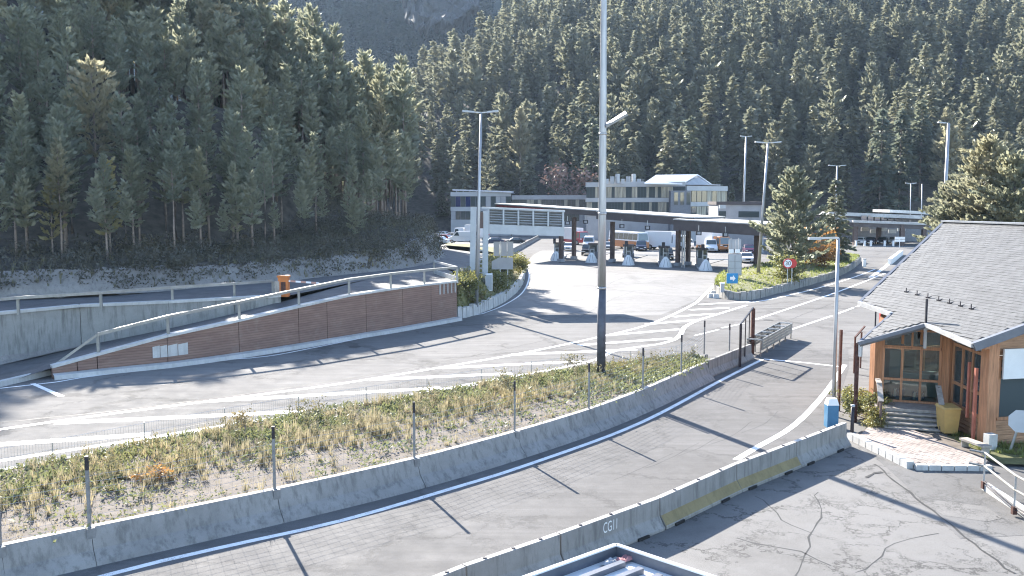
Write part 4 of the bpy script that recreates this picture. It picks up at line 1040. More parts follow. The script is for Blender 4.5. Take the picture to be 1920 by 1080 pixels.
MB().extrude([V((p.x, p.y, .62)) for p in (hA + V((.3, .2, 0)), hB, hC + V((.4, .4, 0)), hD + V((-.3, .3, 0)), hE, hA2)], V((0, 0, .1))).build('inner_floor', MT['lightconcrete'], hs)
MB().box((17.3, 37.9, 1.25), (1.6, .6, 1.0), -.3).build('counter', MT['bldwhite'], hs); MB().box((16.3, 38.3, 1.7), (.5, .5, 1.9)).build('cupboard', MT['bldgrey'], hs)
MB().box((19.2, 35.6, 1.2), (1.2, 2.0, .9)).build('counter', MT['woodgrey'], hs); MB().box((20.5, 38.5, 1.6), (.2, 5.0, 2.0), .2).build('inner_wall', MT['bldwhite'], hs)
# porch posts, porch platform, steps, hand rails
pp = P(1616, 745, 36.0); col_(V((13.95, 36.2, 0)), 0, RZ(13.95, 36.2) - .2, .12, 'rust', 'porch_post'); col_(V((14.0, 38.2, 0)), 0, RZ(14.0, 38.2) - .2, .1, 'rust', 'porch_post')
MB().tube([r_PL + V((.12, .1, -.1)), r_PL + V((.12, .1, -.6))], .09, 8).build('downpipe', MT['gutter'], hs)
e1, e2 = G(1602, 692, 0), G(1634, 660, 0)
for p, z in ((G(1601, 700, 0), 1.9), (G(1613, 690, 0), 1.95)): col_(p, 0, z, .07, 'rust', 'side_rail_post')
MB().beam(V((G(1601, 700, 0).x, G(1601, 700, 0).y, 1.9)), V((G(1601, 700, 0).x + 1.1, G(1601, 700, 0).y + 1.6, 2.25)), .08, .07).build('side_rail', MT['rust'], hs)
pf = G(1702, 767, FZ); sdn = V((-.30, -.95, 0)).normalized(); sx = V((sdn.y, -sdn.x, 0)) * -1
if sx.x < 0: sx = -sx
st_ = thing('porch_steps', 'weathered wooden steps leading up to the glazed porch', 'steps', pf - V((0, 0, FZ)))
mb = MB(); mb.box(pf - sdn * .85 + V((0, 0, -.06)), (2.35, 1.7, .12), math.atan2(sx.y, sx.x)).build('platform', MT['woodgrey'], st_)
for k in range(5):
    c = pf + sdn * (.14 + k * .25) + sx * (.02 + k * .05); z = FZ - .13 * (k + 1)
    MB().box(V((c.x, c.y, z - .03)), (2.2, .3, .05), math.atan2(sx.y, sx.x)).build('tread', MT['woodgrey'], st_)
    MB().box(V((c.x, c.y, z - .12)) + sdn * -.1, (2.16, .04, .14), math.atan2(sx.y, sx.x)).build('riser', MT['woodgrey'], st_)
for side in (-1, 1):
    a_ = pf + sx * 1.08 * side; b_ = a_ + sdn * 1.0; 
    for q in (0, .5, 1):
        p = a_.lerp(b_, q); MB().beam(V((p.x, p.y, FZ - .75 * q)), V((p.x, p.y, FZ + .95 - .5 * q)), .08, .08, (1, 0, 0)).build('rail_post', MT['brown'], st_)
    MB().beam(a_ - sdn * .1 + V((0, 0, .98)), b_ + V((0, 0, .45)), .2, .05).build('hand_rail', MT['woodgrey'], st_)
a_ = pf + sx * -1.08; MB().beam(a_ + V((0, 0, .98)), a_ - sdn * .9 + V((0, 0, .98)), .2, .05).build('hand_rail', MT['woodgrey'], st_)
# items behind the porch glass and on the platform
for k, (px, py, lb) in enumerate(((1683, 742, 'blue-white bottle pack standing at the left of the porch glass'), (1720, 748, 'blue-white bottle pack at the middle porch door'), (1778, 757, 'blue-white bottle pack at the right end of the porch glass'))):
    b0 = G(px, py, FZ); t = thing('bottle_pack', lb, 'bottle pack', b0 + V((0, -.12, 0)))
    for i in range(4):
        for j in range(2):
            c = b0 + V((-.18 + i * .12, -.12 + j * .1, 0)); MB().tube([c, c + V((0, 0, .26)), c + V((0, 0, .33))], [.05, .05, .018], 7).build('bottle', MT['blue' if (i + j) % 2 else 'white'], t)
# ---------------------------------------------------------------- terrace of pavers
TZ = .13
tp = [G(x, y, TZ) for x, y in ((1598, 816), (1632, 836), (1713, 872), (1790, 875), (1856, 874), (1835, 845), (1770, 815), (1690, 800), (1640, 795))]
terr = struct(MB().extrude([V((p.x, p.y, .02)) for p in tp], V((0, 0, TZ - .03))).build('terrace', MT['soil']))
pm = MB().box((0, 0, -.025), (.275, .135, .05)).mesh('paver', plain('paver_brick', (.30, .255, .23), .85, var=.3, scale=.9, bmp=.2))
u0 = (tp[2] - tp[1]).normalized(); w0_ = V((-u0.y, u0.x, 0)); tin = [p for p in tp]; np_ = 0
rp = random.Random(6)
for j in range(-2, 60):
    for i in range(-12, 30):
        c = tp[1] + u0 * (i * .29 + (j % 2) * .145) + w0_ * (j * .15 + .12)
        if inside(c, tin) and inside(c + u0 * .16, tin) and inside(c - u0 * .16, tin) and np_ < 300:
            o = link('paver', pm, terr); o.location = V((c.x, c.y, TZ + .035 + rp.uniform(-.006, .006))); o.rotation_euler = (rp.uniform(-.02, .02), rp.uniform(-.02, .02), math.atan2(u0.y, u0.x) + rp.uniform(-.02, .02)); np_ += 1
print('pavers', np_)
for k in range(9):
    a_, b_ = tp[0].lerp(tp[2], k / 9 + .006), tp[0].lerp(tp[2], (k + 1) / 9 - .006)
    n_ = V((u0.y, -u0.x, 0)) * .1; MB().beam(a_ + n_ + V((0, 0, -.02 + rp.uniform(-.02, .02))), b_ + n_ + V((0, 0, -.02)), .26, .28).build('kerb_stone', MT['lightconcrete'], terr)
for k in range(6):
    a_, b_ = tp[2].lerp(tp[4], k / 6 + .006), tp[2].lerp(tp[4], (k + 1) / 6 - .006); MB().beam(a_ + V((0, -.1, -.04)), b_ + V((0, -.1, -.04)), .2, .2).build('kerb_stone', MT['lightconcrete'], terr)
lw = G(1890, 850, .1); vg, fg = [], []
for _ in range(420):
    p = G(rg.uniform(1745, 1960), 0, 0) if False else V((rg.uniform(16.6, 21.5), rg.uniform(30.2, 33.8), .12))
    if p.y > 33.9 - (p.x - 16.6) * .1 or (p.x < 17.6 and p.y < 31.2): continue
    blades(vg, fg, p, 14, .16, .22, .008, .8)
stuff(link('house_grass', raw_mesh('house_grass', vg, fg, MT['lawn'])), 'short green grass along the house wall')
struct(MB().poly([V((16.5, 30.0, .10)), V((24, 29.4, .10)), V((25, 34, .10)), V((17.2, 34.4, .10)), V((16.2, 33.4, .10))]).build('lawn_strip', MT['grassground']))
# ---------------------------------------------------------------- yard furniture
bn = G(1776, 812, TZ)
bi = thing('wheelie_bin', 'yellow wheelie bin beside the porch steps', 'bin', bn)
mb = MB(); w_, w2, d_, d2, h_ = .25, .31, .29, .36, 1.0
mb.hexa([bn + V((-w_, -d_, .06)), bn + V((w_, -d_, .06)), bn + V((w_, d_, .06)), bn + V((-w_, d_, .06)), bn + V((-w2, -d2, h_)), bn + V((w2, -d2, h_)), bn + V((w2, d2, h_)), bn + V((-w2, d2, h_))]).build('body', MT['yellowbin'], bi)
mb = MB(); mb.hexa([bn + V((-w2 - .03, -d2 - .04, h_)), bn + V((w2 + .03, -d2 - .04, h_)), bn + V((w2 + .03, d2 + .05, h_)), bn + V((-w2 - .03, d2 + .05, h_)), bn + V((-w2 + .02, -d2, h_ + .06)), bn + V((w2 - .02, -d2, h_ + .06)), bn + V((w2 - .02, d2, h_ + .1)), bn + V((-w2 + .02, d2, h_ + .1))]).build('lid', MT['yellowbin'], bi)
for s in (-1, 1): MB().tube([bn + V((s * .2, .3, .1)), bn + V((s * .28, .3, .1))], .1, 10).build('wheel', MT['black'], bi)
MB().tube([bn + V((-.22, d2 + .1, h_)), bn + V((.22, d2 + .1, h_))], .02, 6).build('handle', MT['yellowbin'], bi)
b0, b1 = G(1806, 822, .4), G(1852, 838, .4); bn_ = thing('bench', 'low wooden bench by the house wall', 'bench', V((b0.x, b0.y, .1)))
MB().beam(b0, b1, .35, .07).build('seat', MT['woodgrey'], bn_)
for p in (b0.lerp(b1, .08), b0.lerp(b1, .92)): MB().beam(V((p.x, p.y, .08)), V((p.x, p.y, .37)), .06, .3, (1, .3, 0)).build('leg', MT['woodgrey'], bn_)
sb = G(1856, 842, .1); tag(MB().box(sb + V((0, 0, .28)), (.34, .3, .56), .2).build('stone_block', MT['lightconcrete']), 'pale square block at the end of the low bench', 'block')
s0 = G(1893, 848, .1); s1 = P(1912, 790, s0.y - .2)
os_ = thing('stop_sign', 'octagonal road sign seen from behind on a leaning post by the house', 'road sign', s0)
MB().tube([s0, s1 + V((.06, 0, .2))], .045, 8).build('post', MT['steel'], os_)
c = P(1914, 790, s0.y - .3); on = V((-.35, -1, .1)).normalized(); ox = on.cross(V((0, 0, 1))).normalized(); oz = ox.cross(on)
MB().extrude([c + ox * (.42 * math.cos(R(22.5 + 45 * k))) + oz * (.42 * math.sin(R(22.5 + 45 * k))) for k in range(8)], on * .03).build('plate', MT['signgrey'], os_)
# ramp hand rail with low wall
hr = thing('hand_rail', 'pale steel hand rail on a low concrete wall at the yard edge', 'hand rail', G(1844, 915, 0))
hp = [(G(1844, 914, .1), 1.1), (G(1901, 962, .1), 1.1)]; far = G(1990, 1010, .1)
for p, h_ in hp: MB().tube([p, p + V((0, 0, h_))], .03, 8).build('post', MT['steel'], hr)
for z in (1.1, .68):
    MB().tube([hp[0][0] + V((-.3, .35, z)), hp[0][0] + V((0, 0, z)), hp[1][0] + V((0, 0, z)), far + V((0, 0, z - .1))], .036, 8).build('rail', MT['rail'], hr)
for z in (.12, .2): MB().tube([hp[0][0] + V((0, 0, z)), hp[1][0] + V((0, 0, z)), far + V((0, 0, z - .1))], .02, 6).build('lower_rail', MT['dark'], hr)
for p, h_ in hp: MB().box(p + V((0, 0, .08)), (.12, .12, .22)).build('foot', MT['rust'], hr)
MB().beam(hp[0][0] + V((.1, .1, .0)), far + V((.1, .1, 0)), .2, .24).build('low_wall', MT['lightconcrete'], hr)
# blue and white box, black post, bush, thin lamp pole
bq = G(1558, 800, 0); bw = thing('barrier_box', 'blue and white plastic box behind the end barrier', 'box', bq)
MB().box(bq + V((0, 0, .45)), (.44, .4, .9)).build('body', MT['blue'], bw)
mb = MB(); mb.hexa([bq + V((x, y, .9)) for x, y in ((-.23, -.21), (.23, -.21), (.23, .21), (-.23, .21))] + [bq + V((x, y, 1.16)) for x, y in ((-.16, -.15), (.16, -.15), (.16, .15), (-.16, .15))]).build('cap', MT['white'], bw)
q = G(1597, 822, 0); bp = thing('bollard', 'thin black bollard between the end barrier and the terrace', 'bollard', q)
MB().tube([q, q + V((0, 0, 1.25))], .07, 8).build('post', MT['dark'], bp, True); MB().tube([q + V((0, 0, 1.22)), q + V((0, 0, 1.3))], .085, 8).build('cap', MT['signgrey'], bp, True)
BUSH = variant(leafy, 'bushleaf', 91, 1.7, .05, 1.0, 2600, .15, .02, 4); BUSH2 = variant(leafy, 'bushleaf', 92, 1.5, .02, .8, 1800, .14, .02, 4)
plant('bush', BUSH, G(1616, 785, 0), .66, 0, 'leafy yellow-green bush left of the porch steps', 'bush')
plant('bush', BUSH2, G(1636, 806, 0), .55, 1, 'low leafy bush at the foot of the porch steps', 'bush')
plant('bush', BUSH2, V((14.75, 38.3, 0)), .6, 2, 'straggly bush behind the porch corner post', 'bush')
lq = G(1562, 780, 0); lt = P(1572, 446, lq.y)
lp = thing('lamp_post', 'thin grey lamp post with a flat arm to the left beside the lane', 'lamp post', lq)
MB().tube([lq, lq.lerp(lt, .5), lt], [.085, .075, .065], 10).build('pole', MT['mast'], lp, True)
le = P(1516, 447, lq.y); MB().beam(lt, le, .12, .08).build('arm', MT['mast'], lp); MB().beam(le, le.lerp(lt, .4) + V((0, 0, -.03)), .22, .1).build('lamp_head', MT['signgrey'], lp)
# traffic light and red posts by the far corner of the porch
tq = G(1640, 640, 0); tlg = thing('traffic_light', 'small dark signal head on a post behind the porch roof', 'traffic light', tq)
MB().tube([tq, tq + V((0, 0, 2.0))], .05, 8).build('post', MT['dark'], tlg); MB().box(tq + V((0, 0, 2.4)), (.28, .25, .8)).build('head', MT['dark'], tlg)
for z, mt_ in ((2.62, 'dark'), (2.4, 'dark'), (2.18, 'orange')): MB().tube([tq + V((0, -.12, z)), tq + V((0, -.17, z))], .09, 8).build('lens', MT[mt_], tlg)
rq = G(1651, 632, 0); tag(MB().box(rq + V((0, 0, 1.6)), (.2, .2, 3.2)).build('red_post', MT['red']), 'red post under the far eave of the timber house', 'post')
# ================================================================ GANTRY, ITS BED, LAMP MASTS
def stone_wall(pix, z0, h, name, label, stone=.6, th=.35, mat='lightconcrete', cat='stone wall', inward=1):
    l = smooth_line([G(x, y, z0) for x, y in pix], .3); L = sum((l[i + 1] - l[i]).length for i in range(len(l) - 1))
    t = thing(name, label, cat, l[len(l) // 2]); n = max(2, int(L / stone)); r_ = resample(l, n + 1); q = random.Random(n)
    for k in range(n):
        a_, b_ = r_[k], r_[k + 1]; d = (b_ - a_).normalized(); nn_ = V((-d.y, d.x, 0)) * th * inward; e = d * .025
        hh = h * q.uniform(.9, 1.08); j = V((d.y, -d.x, 0)) * q.uniform(-.03, .05) * inward
        pts = [a_ + e + j, b_ - e + j, b_ - e + nn_, a_ + e + nn_]
        if inward < 0: pts = [pts[3], pts[2], pts[1], pts[0]]
        top = [p + V((0, 0, hh)) for p in pts]
        top[0] = top[0].lerp(top[2], .08); top[1] = top[1].lerp(top[3], .08)
        MB().hexa([p - V((0, 0, .05)) for p in pts] + top).build('stone', MT[mat], t)
    return t, l
PL_ = [(858, 598), (880, 594), (905, 586), (932, 574), (955, 560), (972, 545), (982, 528), (984, 512), (978, 500), (968, 492), (955, 488)]
_, pw = stone_wall(PL_, 0, .85, 'planter_wall', 'curved pale stone planter wall round the gantry foot', .55)
bedl = resample(offset(pw, .3), 24); inn = resample(smooth_line([V((wb[-1].x + .2, wb[-1].y + .6, 2.6)), G(862, 520, 2.9), G(880, 505, 2.8), G(900, 492, 2.3), G(925, 482, 1.5), G(940, 479, 1.0)], 1), 24)
rows = []
for k in range(7): rows.append([V((*bedl[i].lerp(inn[i], k / 6).xy, lerp(.72, inn[i].z - .03, ss(0, 1, k / 6)) + (.12 * noise.noise(bedl[i].lerp(inn[i], k / 6)) if 0 < k < 6 else 0))) for i in range(24)])
struct(MB().strip(rows).build('planter_soil', MT['grassground'], smooth=True))
vb, fb2 = [], []; vg, fg = [], []
for _ in range(420):
    i = rg.randrange(23); k = rg.random() ** 1.3; p = bedl[i].lerp(inn[i], k); p.z = lerp(.74, inn[i].z, ss(0, 1, k))
    if rg.random() < .55: blades(vb, fb2, p, 14, rg.uniform(.3, .8), .4, .02, .5)
    else:
        for _ in range(18): tuft(vg, fg, p + V((rg.gauss(0, .3), rg.gauss(0, .3), rg.uniform(0, .5))), V((rg.uniform(-1, 1), rg.uniform(-1, 1), rg.uniform(0, 1))).normalized(), .22, .07, rg)
stuff(link('planter_grass', raw_mesh('planter_grass', vb, fb2, MT['drygrass'])), 'dry grass growing in the planter under the gantry')
stuff(link('planter_shrubs', raw_mesh('planter_shrubs', vg, fg, MT['bushleaf'])), 'low leafy growth in the planter under the gantry')
for k, (px, py, z, s, lb) in enumerate(((955, 520, 1.0, 1.35, 'yellowing bush at the round end of the gantry planter'), (935, 545, .9, 1.0, 'small bush in front of the gantry sign backs'), (872, 552, 1.6, 1.0, 'bush between the brown wall end and the gantry post'), (925, 530, 1.0, .9, 'grey bush beside the gantry cabinet'))):
    plant('bush', (BUSH, BUSH2)[k % 2], G(px, py, z), s, k, lb, 'bush')
GY = 80.0
gz = P(902, 560, GY).z
gan = thing('sign_gantry', 'cantilever sign gantry with louvred grey back and lattice post', 'sign gantry', P(902, 560, GY) * 1.0)
def gp(px, py, dy=0): return P(px, py, GY + dy)
MB().beam(gp(885, 560), gp(888, 388), .5, .5, (1, 0, 0)).build('post', MT['signgrey'], gan)
MB().beam(gp(909, 560), gp(911, 396), .42, .5, (1, 0, 0)).build('post', MT['signgrey'], gan)
MB().beam(gp(897, 545, .15), gp(899, 440, .15), .55, .12, (1, 0, 0)).build('post_web', MT['bldgrey'], gan)
for k in range(14):
    y_ = 552 - k * 8.2; MB().beam(gp(890, y_, -.2), gp(907, y_, -.2), .06, .1).build('ladder_rung', MT['bldgrey'], gan)
MB().beam(gp(903, 398, -.1), gp(903, 428, -.1), .35, .3, (1, 0, 0)).build('control_box', MT['brown'], gan)
tl_, tr_, bl_, br_ = gp(914, 391), gp(1058, 397), gp(914, 438), gp(1058, 443)
def gq(u, w_, dy=0): return tl_.lerp(tr_, u).lerp(bl_.lerp(br_, u), w_) + V((0, dy, 0))
MB().hexa([gq(0, 1), gq(1, 1), gq(1, 1, .9), gq(0, 1, .9), gq(0, .62), gq(1, .62), gq(1, .62, .9), gq(0, .62, .9)]).build('lower_panel', MT['signgrey'], gan)
MB().hexa([gq(0, .64, .5), gq(1, .64, .5), gq(1, .64, .9), gq(0, .64, .9), gq(0, .0, .5), gq(1, 0, .5), gq(1, 0, .9), gq(0, 0, .9)]).build('back_panel', MT['gutterdark'], gan)
MB().beam(gq(-.07, -.02, .4), gq(1.01, -.02, .4), 1.1, .16).build('top_cap', MT['signgrey'], gan)
for k in range(6):
    u = k / 5 * .97 + .015; MB().beam(gq(u, .0, 0), gq(u, .62, 0), .2, .16, (1, 0, 0)).build('upright', MT['signgrey'], gan)
for k in range(5):
    for j in range(6):
        a_, b_ = gq(k / 5 * .97 + .03, .05 + j * .1, .1), gq((k + 1) / 5 * .97, .05 + j * .1, .1)
        MB().beam(a_, b_, .3, .05, (0, .6, 1)).build('louvre_slat', MT['signgrey'], gan)
def lamp(px0, py0, z0, px1, py1, name, label, arms=((-1, 1.4), (1, 1.4)), r=(.16, .08), cat='lamp mast', Y=None, group=None):
    b_ = G(px0, py0, z0) if Y is None else V((P(px0, py0, Y).x, Y, z0)); tp_ = P(px1, py1, b_.y)
    t = thing(name, label, cat, b_, group)
    MB().tube([b_, b_.lerp(tp_, .5), tp_], [r[0], (r[0] + r[1]) / 2, r[1]], 10).build('pole', MT['mast'], t, True)
    for s, l in arms:
        e = tp_ + V((s * l, 0, .06 * l)); MB().beam(tp_, e, .1, .08).build('arm', MT['mast'], t)
        MB().beam(tp_.lerp(e, .45), e + V((s * .3, 0, .05)), .4, .14).build('lamp_head', MT['signgrey'], t)
    return t
lamp(893, 575, .6, 902, 211, 'lamp_mast', 'tall twin-arm lamp mast in front of the gantry post', ((-1, 1.15), (1, 1.05)), (.17, .09))
lamp(1421, 521, .5, 1440, 268, 'lamp_mast', 'twin-arm lamp mast on the grass beside the big spruce', ((-1, 1.1), (1, 1.1)), (.19, .1))
t = lamp(1393, 400, 0, 1399, 256, 'lamp_mast', 'slim mast with small floodlights behind the plaza canopy', ((-1, .8), (1, .8)), (.24, .14), Y=175)
lamp(1566, 400, 0, 1570, 311, 'lamp_mast', 'twin-arm lamp mast rising behind the slender spruce', ((-1, 1.3), (1, 1.3)), (.2, .12), Y=170)
lamp(1771, 380, 0, 1779, 231, 'lamp_mast', 'single-arm lamp mast rising behind the house roof', ((-1, 1.0),), (.26, .16), Y=110)
lamp(1706, 440, 0, 1708, 344, 'lamp_post', 'small twin-arm lamp post behind the far canopy', ((-1, .9), (1, .9)), (.12, .09), 'lamp post', Y=205)
lamp(1727, 440, 0, 1729, 345, 'lamp_post', 'thin plain pole beside the small lamp post', (), (.12, .09), 'lamp post', Y=205)
# sign backs and cabinet near the gantry
sg = thing('road_sign', 'tall grey sign panels seen from behind beside the gantry', 'road sign', G(945, 540, .8)); Y_ = G(945, 540, .8).y
for px in (938, 952): MB().beam(P(px, 552, Y_), P(px, 452, Y_), .1, .1, (1, 0, 0)).build('post', MT['steel'], sg)
for px in (931, 945, 957): MB().hexa([P(px - 5.5, 480, Y_ - .1), P(px + 5.5, 480, Y_ - .1), P(px + 5.5, 480, Y_ - .04), P(px - 5.5, 480, Y_ - .04), P(px - 5.5, 453, Y_ - .1), P(px + 5.5, 453, Y_ - .1), P(px + 5.5, 453, Y_ - .04), P(px - 5.5, 453, Y_ - .04)]).build('panel', MT['bldgrey'], sg)
MB().extrude([P(x, y, Y_ - .14) for x, y in ((922, 505), (962, 505), (962, 483), (935, 483), (922, 490))], (0, .06, 0)).build('arrow_panel', MT['bldgrey'], sg)
cq = G(917, 545, 1.1); c_ = thing('control_cabinet', 'white control cabinet standing beside the gantry post', 'cabinet', cq); MB().box(cq + V((0, 0, .75)), (.6, .5, 1.5)).build('body', MT['white'], c_); MB().box(cq + V((0, -.26, .75)), (.5, .03, 1.3)).build('door', MT['bldwhite'], c_)
tq = G(882, 540, 1.2); ts = thing('triangle_sign', 'triangular warning sign seen from behind left of the gantry post', 'road sign', tq)
MB().tube([tq, tq + V((0, 0, 1.9))], .04, 6).build('post', MT['steel'], ts); MB().extrude([tq + V((-.6, -.06, 1.9)), tq + V((.6, -.06, 1.9)), tq + V((.0, -.06, .9))], (0, .03, 0)).build('plate', MT['signgrey'], ts)

# ================================================================ RIGHT PLANTER
PR_ = [(1338, 545), (1345, 553), (1357, 559), (1384, 563), (1412, 562), (1440, 555), (1480, 545), (1521, 534), (1571, 519), (1600, 504), (1614, 492)]
_, pr = stone_wall(PR_, 0, .75, 'planter_wall', 'long grey stone planter wall under the big spruce', .65, .35, 'concrete')
pr_in = resample(offset(pr, .32), 26); pr_bk = resample(smooth_line([G(1342, 540, .5), G(1350, 515, .5), G(1395, 506, .5), G(1430, 496, .5), G(1500, 482, .5), G(1560, 474, .5), G(1610, 486, .5)], 1), 26); rows = []
for k in range(8): rows.append([V((*pr_in[i].lerp(pr_bk[i], k / 7).xy, .66 + (.35 * math.sin(math.pi * k / 7) * (1 if k else 0) + .1 * noise.noise(pr_in[i].lerp(pr_bk[i], k / 7)) if 0 < k < 7 else 0) - (.6 if k == 7 else 0))) for i in range(26)])
struct(MB().strip(rows).build('grass_island', MT['grassground'], smooth=True))
vg, fg = [], []
for _ in range(2600):
    i = rg.randrange(25); k = rg.random(); u = rg.random(); p = pr_in[i].lerp(pr_in[i + 1], u).lerp(pr_bk[i].lerp(pr_bk[i + 1], u), k); p.z = .66 + .3 * math.sin(math.pi * k)
    blades(vg, fg, p, 7, rg.uniform(.1, .35), .4, .03, .8)
stuff(link('island_grass', raw_mesh('island_grass', vg, fg, MT['lawn'])), 'bright green grass on the planter island')
EV = [variant(conifer, 'pine', 61, 11.5, .03, 4.8, 'pine', 1.5, tl=.5, tw=.15, whorl=.34), variant(conifer, 'spruce', 62, 11.0, .05, 2.4, 'spruce', 1.2, tl=.5, tw=.15, whorl=.36),
      variant(conifer, 'pine', 63, 14.0, .08, 4.6, 'broad', 1.5, tl=.5, tw=.14, whorl=.38)]
def at_top(px, pytop, Y, z0, Hm): p = P(px, pytop, Y); return V((p.x, Y, z0)), (p.z - z0) / Hm
p, s = at_top(1490, 318, 97, .8, 11.5); plant('spruce_tree', EV[0], p, s, 0, 'broad dense spruce on the planter island beside the lamp mast', 'tree')
p, s = at_top(1568, 338, 122, .5, 11.0); plant('spruce_tree', EV[1], p, s, 1, 'slender spruce right of the broad one on the island', 'tree')
p = G(1470, 528, .8); plant('bush', BUSH2, p, 1.6, 1, 'low green bush under the broad spruce', 'bush')
for px, top, Y, lb in ((1852, 262, 96, 'tallest bushy pine just behind the house ridge'), (1905, 292, 92, 'bushy pine at the frame edge behind the house ridge'), (1785, 345, 100, 'lower bushy pine left of the house ridge'), (1820, 312, 104, 'middle bushy pine behind the house ridge')):
    p, s = at_top(px, top, Y, 0, 14.0); plant('pine_tree', EV[2], p, s, px, lb, 'tree')
p, s = at_top(1655, 205, 246, 3, 20.0); plant('spruce_tree', SPRUCES[0], p, s, 3, 'tall pale sunlit spruce left of a pair above the far canopy', 'tree')
p, s = at_top(1692, 203, 249, 4, 20.0); plant('spruce_tree', SPRUCES[2], p, s, 4, 'tall broad sunlit spruce right of a pair above the far canopy', 'tree')
AUT = variant(leafy, 'autumn', 95, 4.5, .15, 1.9, 1500, .3, .1, 2); BARE = variant(leafy, 'bare', 96, 7, .1, 2.8, 1500, .35, .12, 2); LAR = variant(conifer, 'larch', 97, 9, .25, 1.5, 'pine', .8)
plant('autumn_tree', AUT, G(1525, 500, .6), 1.2, 0, 'orange autumn tree between the two island spruces', 'tree')
plant('autumn_tree', AUT, G(1545, 505, .6), .9, 2, 'golden shrub right of the orange autumn tree', 'tree')
p, s = at_top(1073, 318, 236, 0, 7); plant('bare_tree', BARE, p, s, 1, 'brownish leafless tree left of the office building', 'tree')
for px, py, Y, s, lb in ((200, 305, 68, .62, 'small yellow larch among the dark pines above the ramp'), (92, 335, 66, .55, 'thin yellowing larch near the left edge above the ramp'), (843, 212, 300, 1.0, 'bright yellow larch high on the mountain left of the twin-arm mast'), (868, 252, 280, .9, 'yellow larch below the brighter one on the mountain')):
    p = P(px, py, Y); zt = terrain(p.x, Y); plant('larch_tree', LAR, V((p.x, Y, zt)), max(.35, (p.z - zt) / 9.0), 0, lb, 'tree')
# signs on the island
q = G(1476, 533, .7); t = thing('speed_sign', 'round red-rimmed speed limit sign reading 30', 'road sign', q)
MB().tube([q, P(1477, 484, q.y)], .05, 8).build('post', MT['steel'], t); c = P(1477.5, 494, q.y - .1)
def disc(c, r_, th, n=24): return [c + V((r_ * math.cos(6.2832 * k / n), 0, r_ * math.sin(6.2832 * k / n))) for k in range(n)]
MB().extrude(disc(c, .5, 0), (0, .03, 0)).build('rim', MT['red'], t); MB().extrude(disc(c + V((0, -.012, 0)), .38, 0), (0, .01, 0)).build('face', MT['white'], t)
text('lettering', '30', MT['black'], .58, frame(c + V((0, -.018, 0)), (1, 0, 0)), t)
c2 = P(1485.5, 494, q.y + .05); MB().extrude(disc(c2, .46, 0), (0, .03, 0)).build('second_plate', MT['red'], t); MB().tube([c2 + V((0, .05, 0)), V((c2.x, c2.y + .05, .7))], .05, 8).build('post', MT['steel'], t)
q = G(1377, 531, .5); Y_ = q.y; t = thing('road_sign', 'large pale sign panel with dark grid on the island end', 'road sign', q)
for u in range(2):
    for w_ in range(3):
        a_, b_ = P(1366 + u * 12.4, 515 - w_ * 12.6, Y_), P(1377.4 + u * 12.4, 503.6 - w_ * 12.6, Y_)
        MB().box((a_ + b_) / 2, (b_.x - a_.x, .06, b_.z - a_.z)).build('panel', MT['bldwhite'], t)
MB().box((P(1366, 515, Y_) + P(1390, 478, Y_)) / 2 + V((0, .05, 0)), (1.42, .04, 2.2)).build('back_frame', MT['bldgrey'], t)
for px in (1371, 1385): MB().tube([P(px, 532, Y_ + .1), P(px, 446, Y_ + .1)], .05, 6).build('post', MT['steel'], t)
for k in range(4): MB().box(P(1369 + k * 6, 458, Y_ + .02), (.28, .06, 1.0)).build('upper_panel', MT['bldgrey'], t)
for k in range(2): MB().box(P(1371 + k * 12, 471, Y_ + .02), (.5, .06, .4)).build('lamp_panel', MT['white'], t)
q = G(1372, 545, .6); t = thing('blue_sign', 'small blue and white arrow sign low on the island end', 'road sign', q)
MB().tube([q, q + V((0, 0, .7))], .04, 6).build('post', MT['steel'], t); c = P(1373, 522, q.y)
MB().box(c, (1.05, .04, .95), 0).build('plate', MT['signblue'], t)
MB().extrude([c + V((x, -.025, z)) for x, z in ((-.2, .15), (.05, .15), (.05, .32), (.3, .0), (.05, -.3), (.05, -.12), (-.2, -.12))], (0, -.004, 0)).build('arrow', MT['white'], t)
q = G(1354, 548, .55); t = thing('marker_bollard', 'short white-capped bollard at the island tip', 'bollard', q); MB().box(q + V((0, 0, .4)), (.35, .3, .8)).build('body', MT['bldgrey'], t); MB().box(q + V((0, 0, .85)), (.4, .35, .12)).build('cap', MT['white'], t)
for k, (px, py) in enumerate(((1337, 553), (1342, 559), (1333, 558))):
    q = G(px, py, 0); tag(MB().hexa([q + V((x * .3, y * .25, 0)) for x, y in ((-1, -1), (1, -1), (1, 1), (-1, 1))] + [q + V((x * .2, y * .16, .4)) for x, y in ((-1, -1), (1, -1), (1, 1), (-1, 1))]).build('kerb_boulder', MT['lightconcrete']), ('pale kerb boulder left of the planter wall tip', 'pale kerb boulder in front of the planter wall tip', 'pale kerb boulder nearest the curved white line')[k], 'boulder')

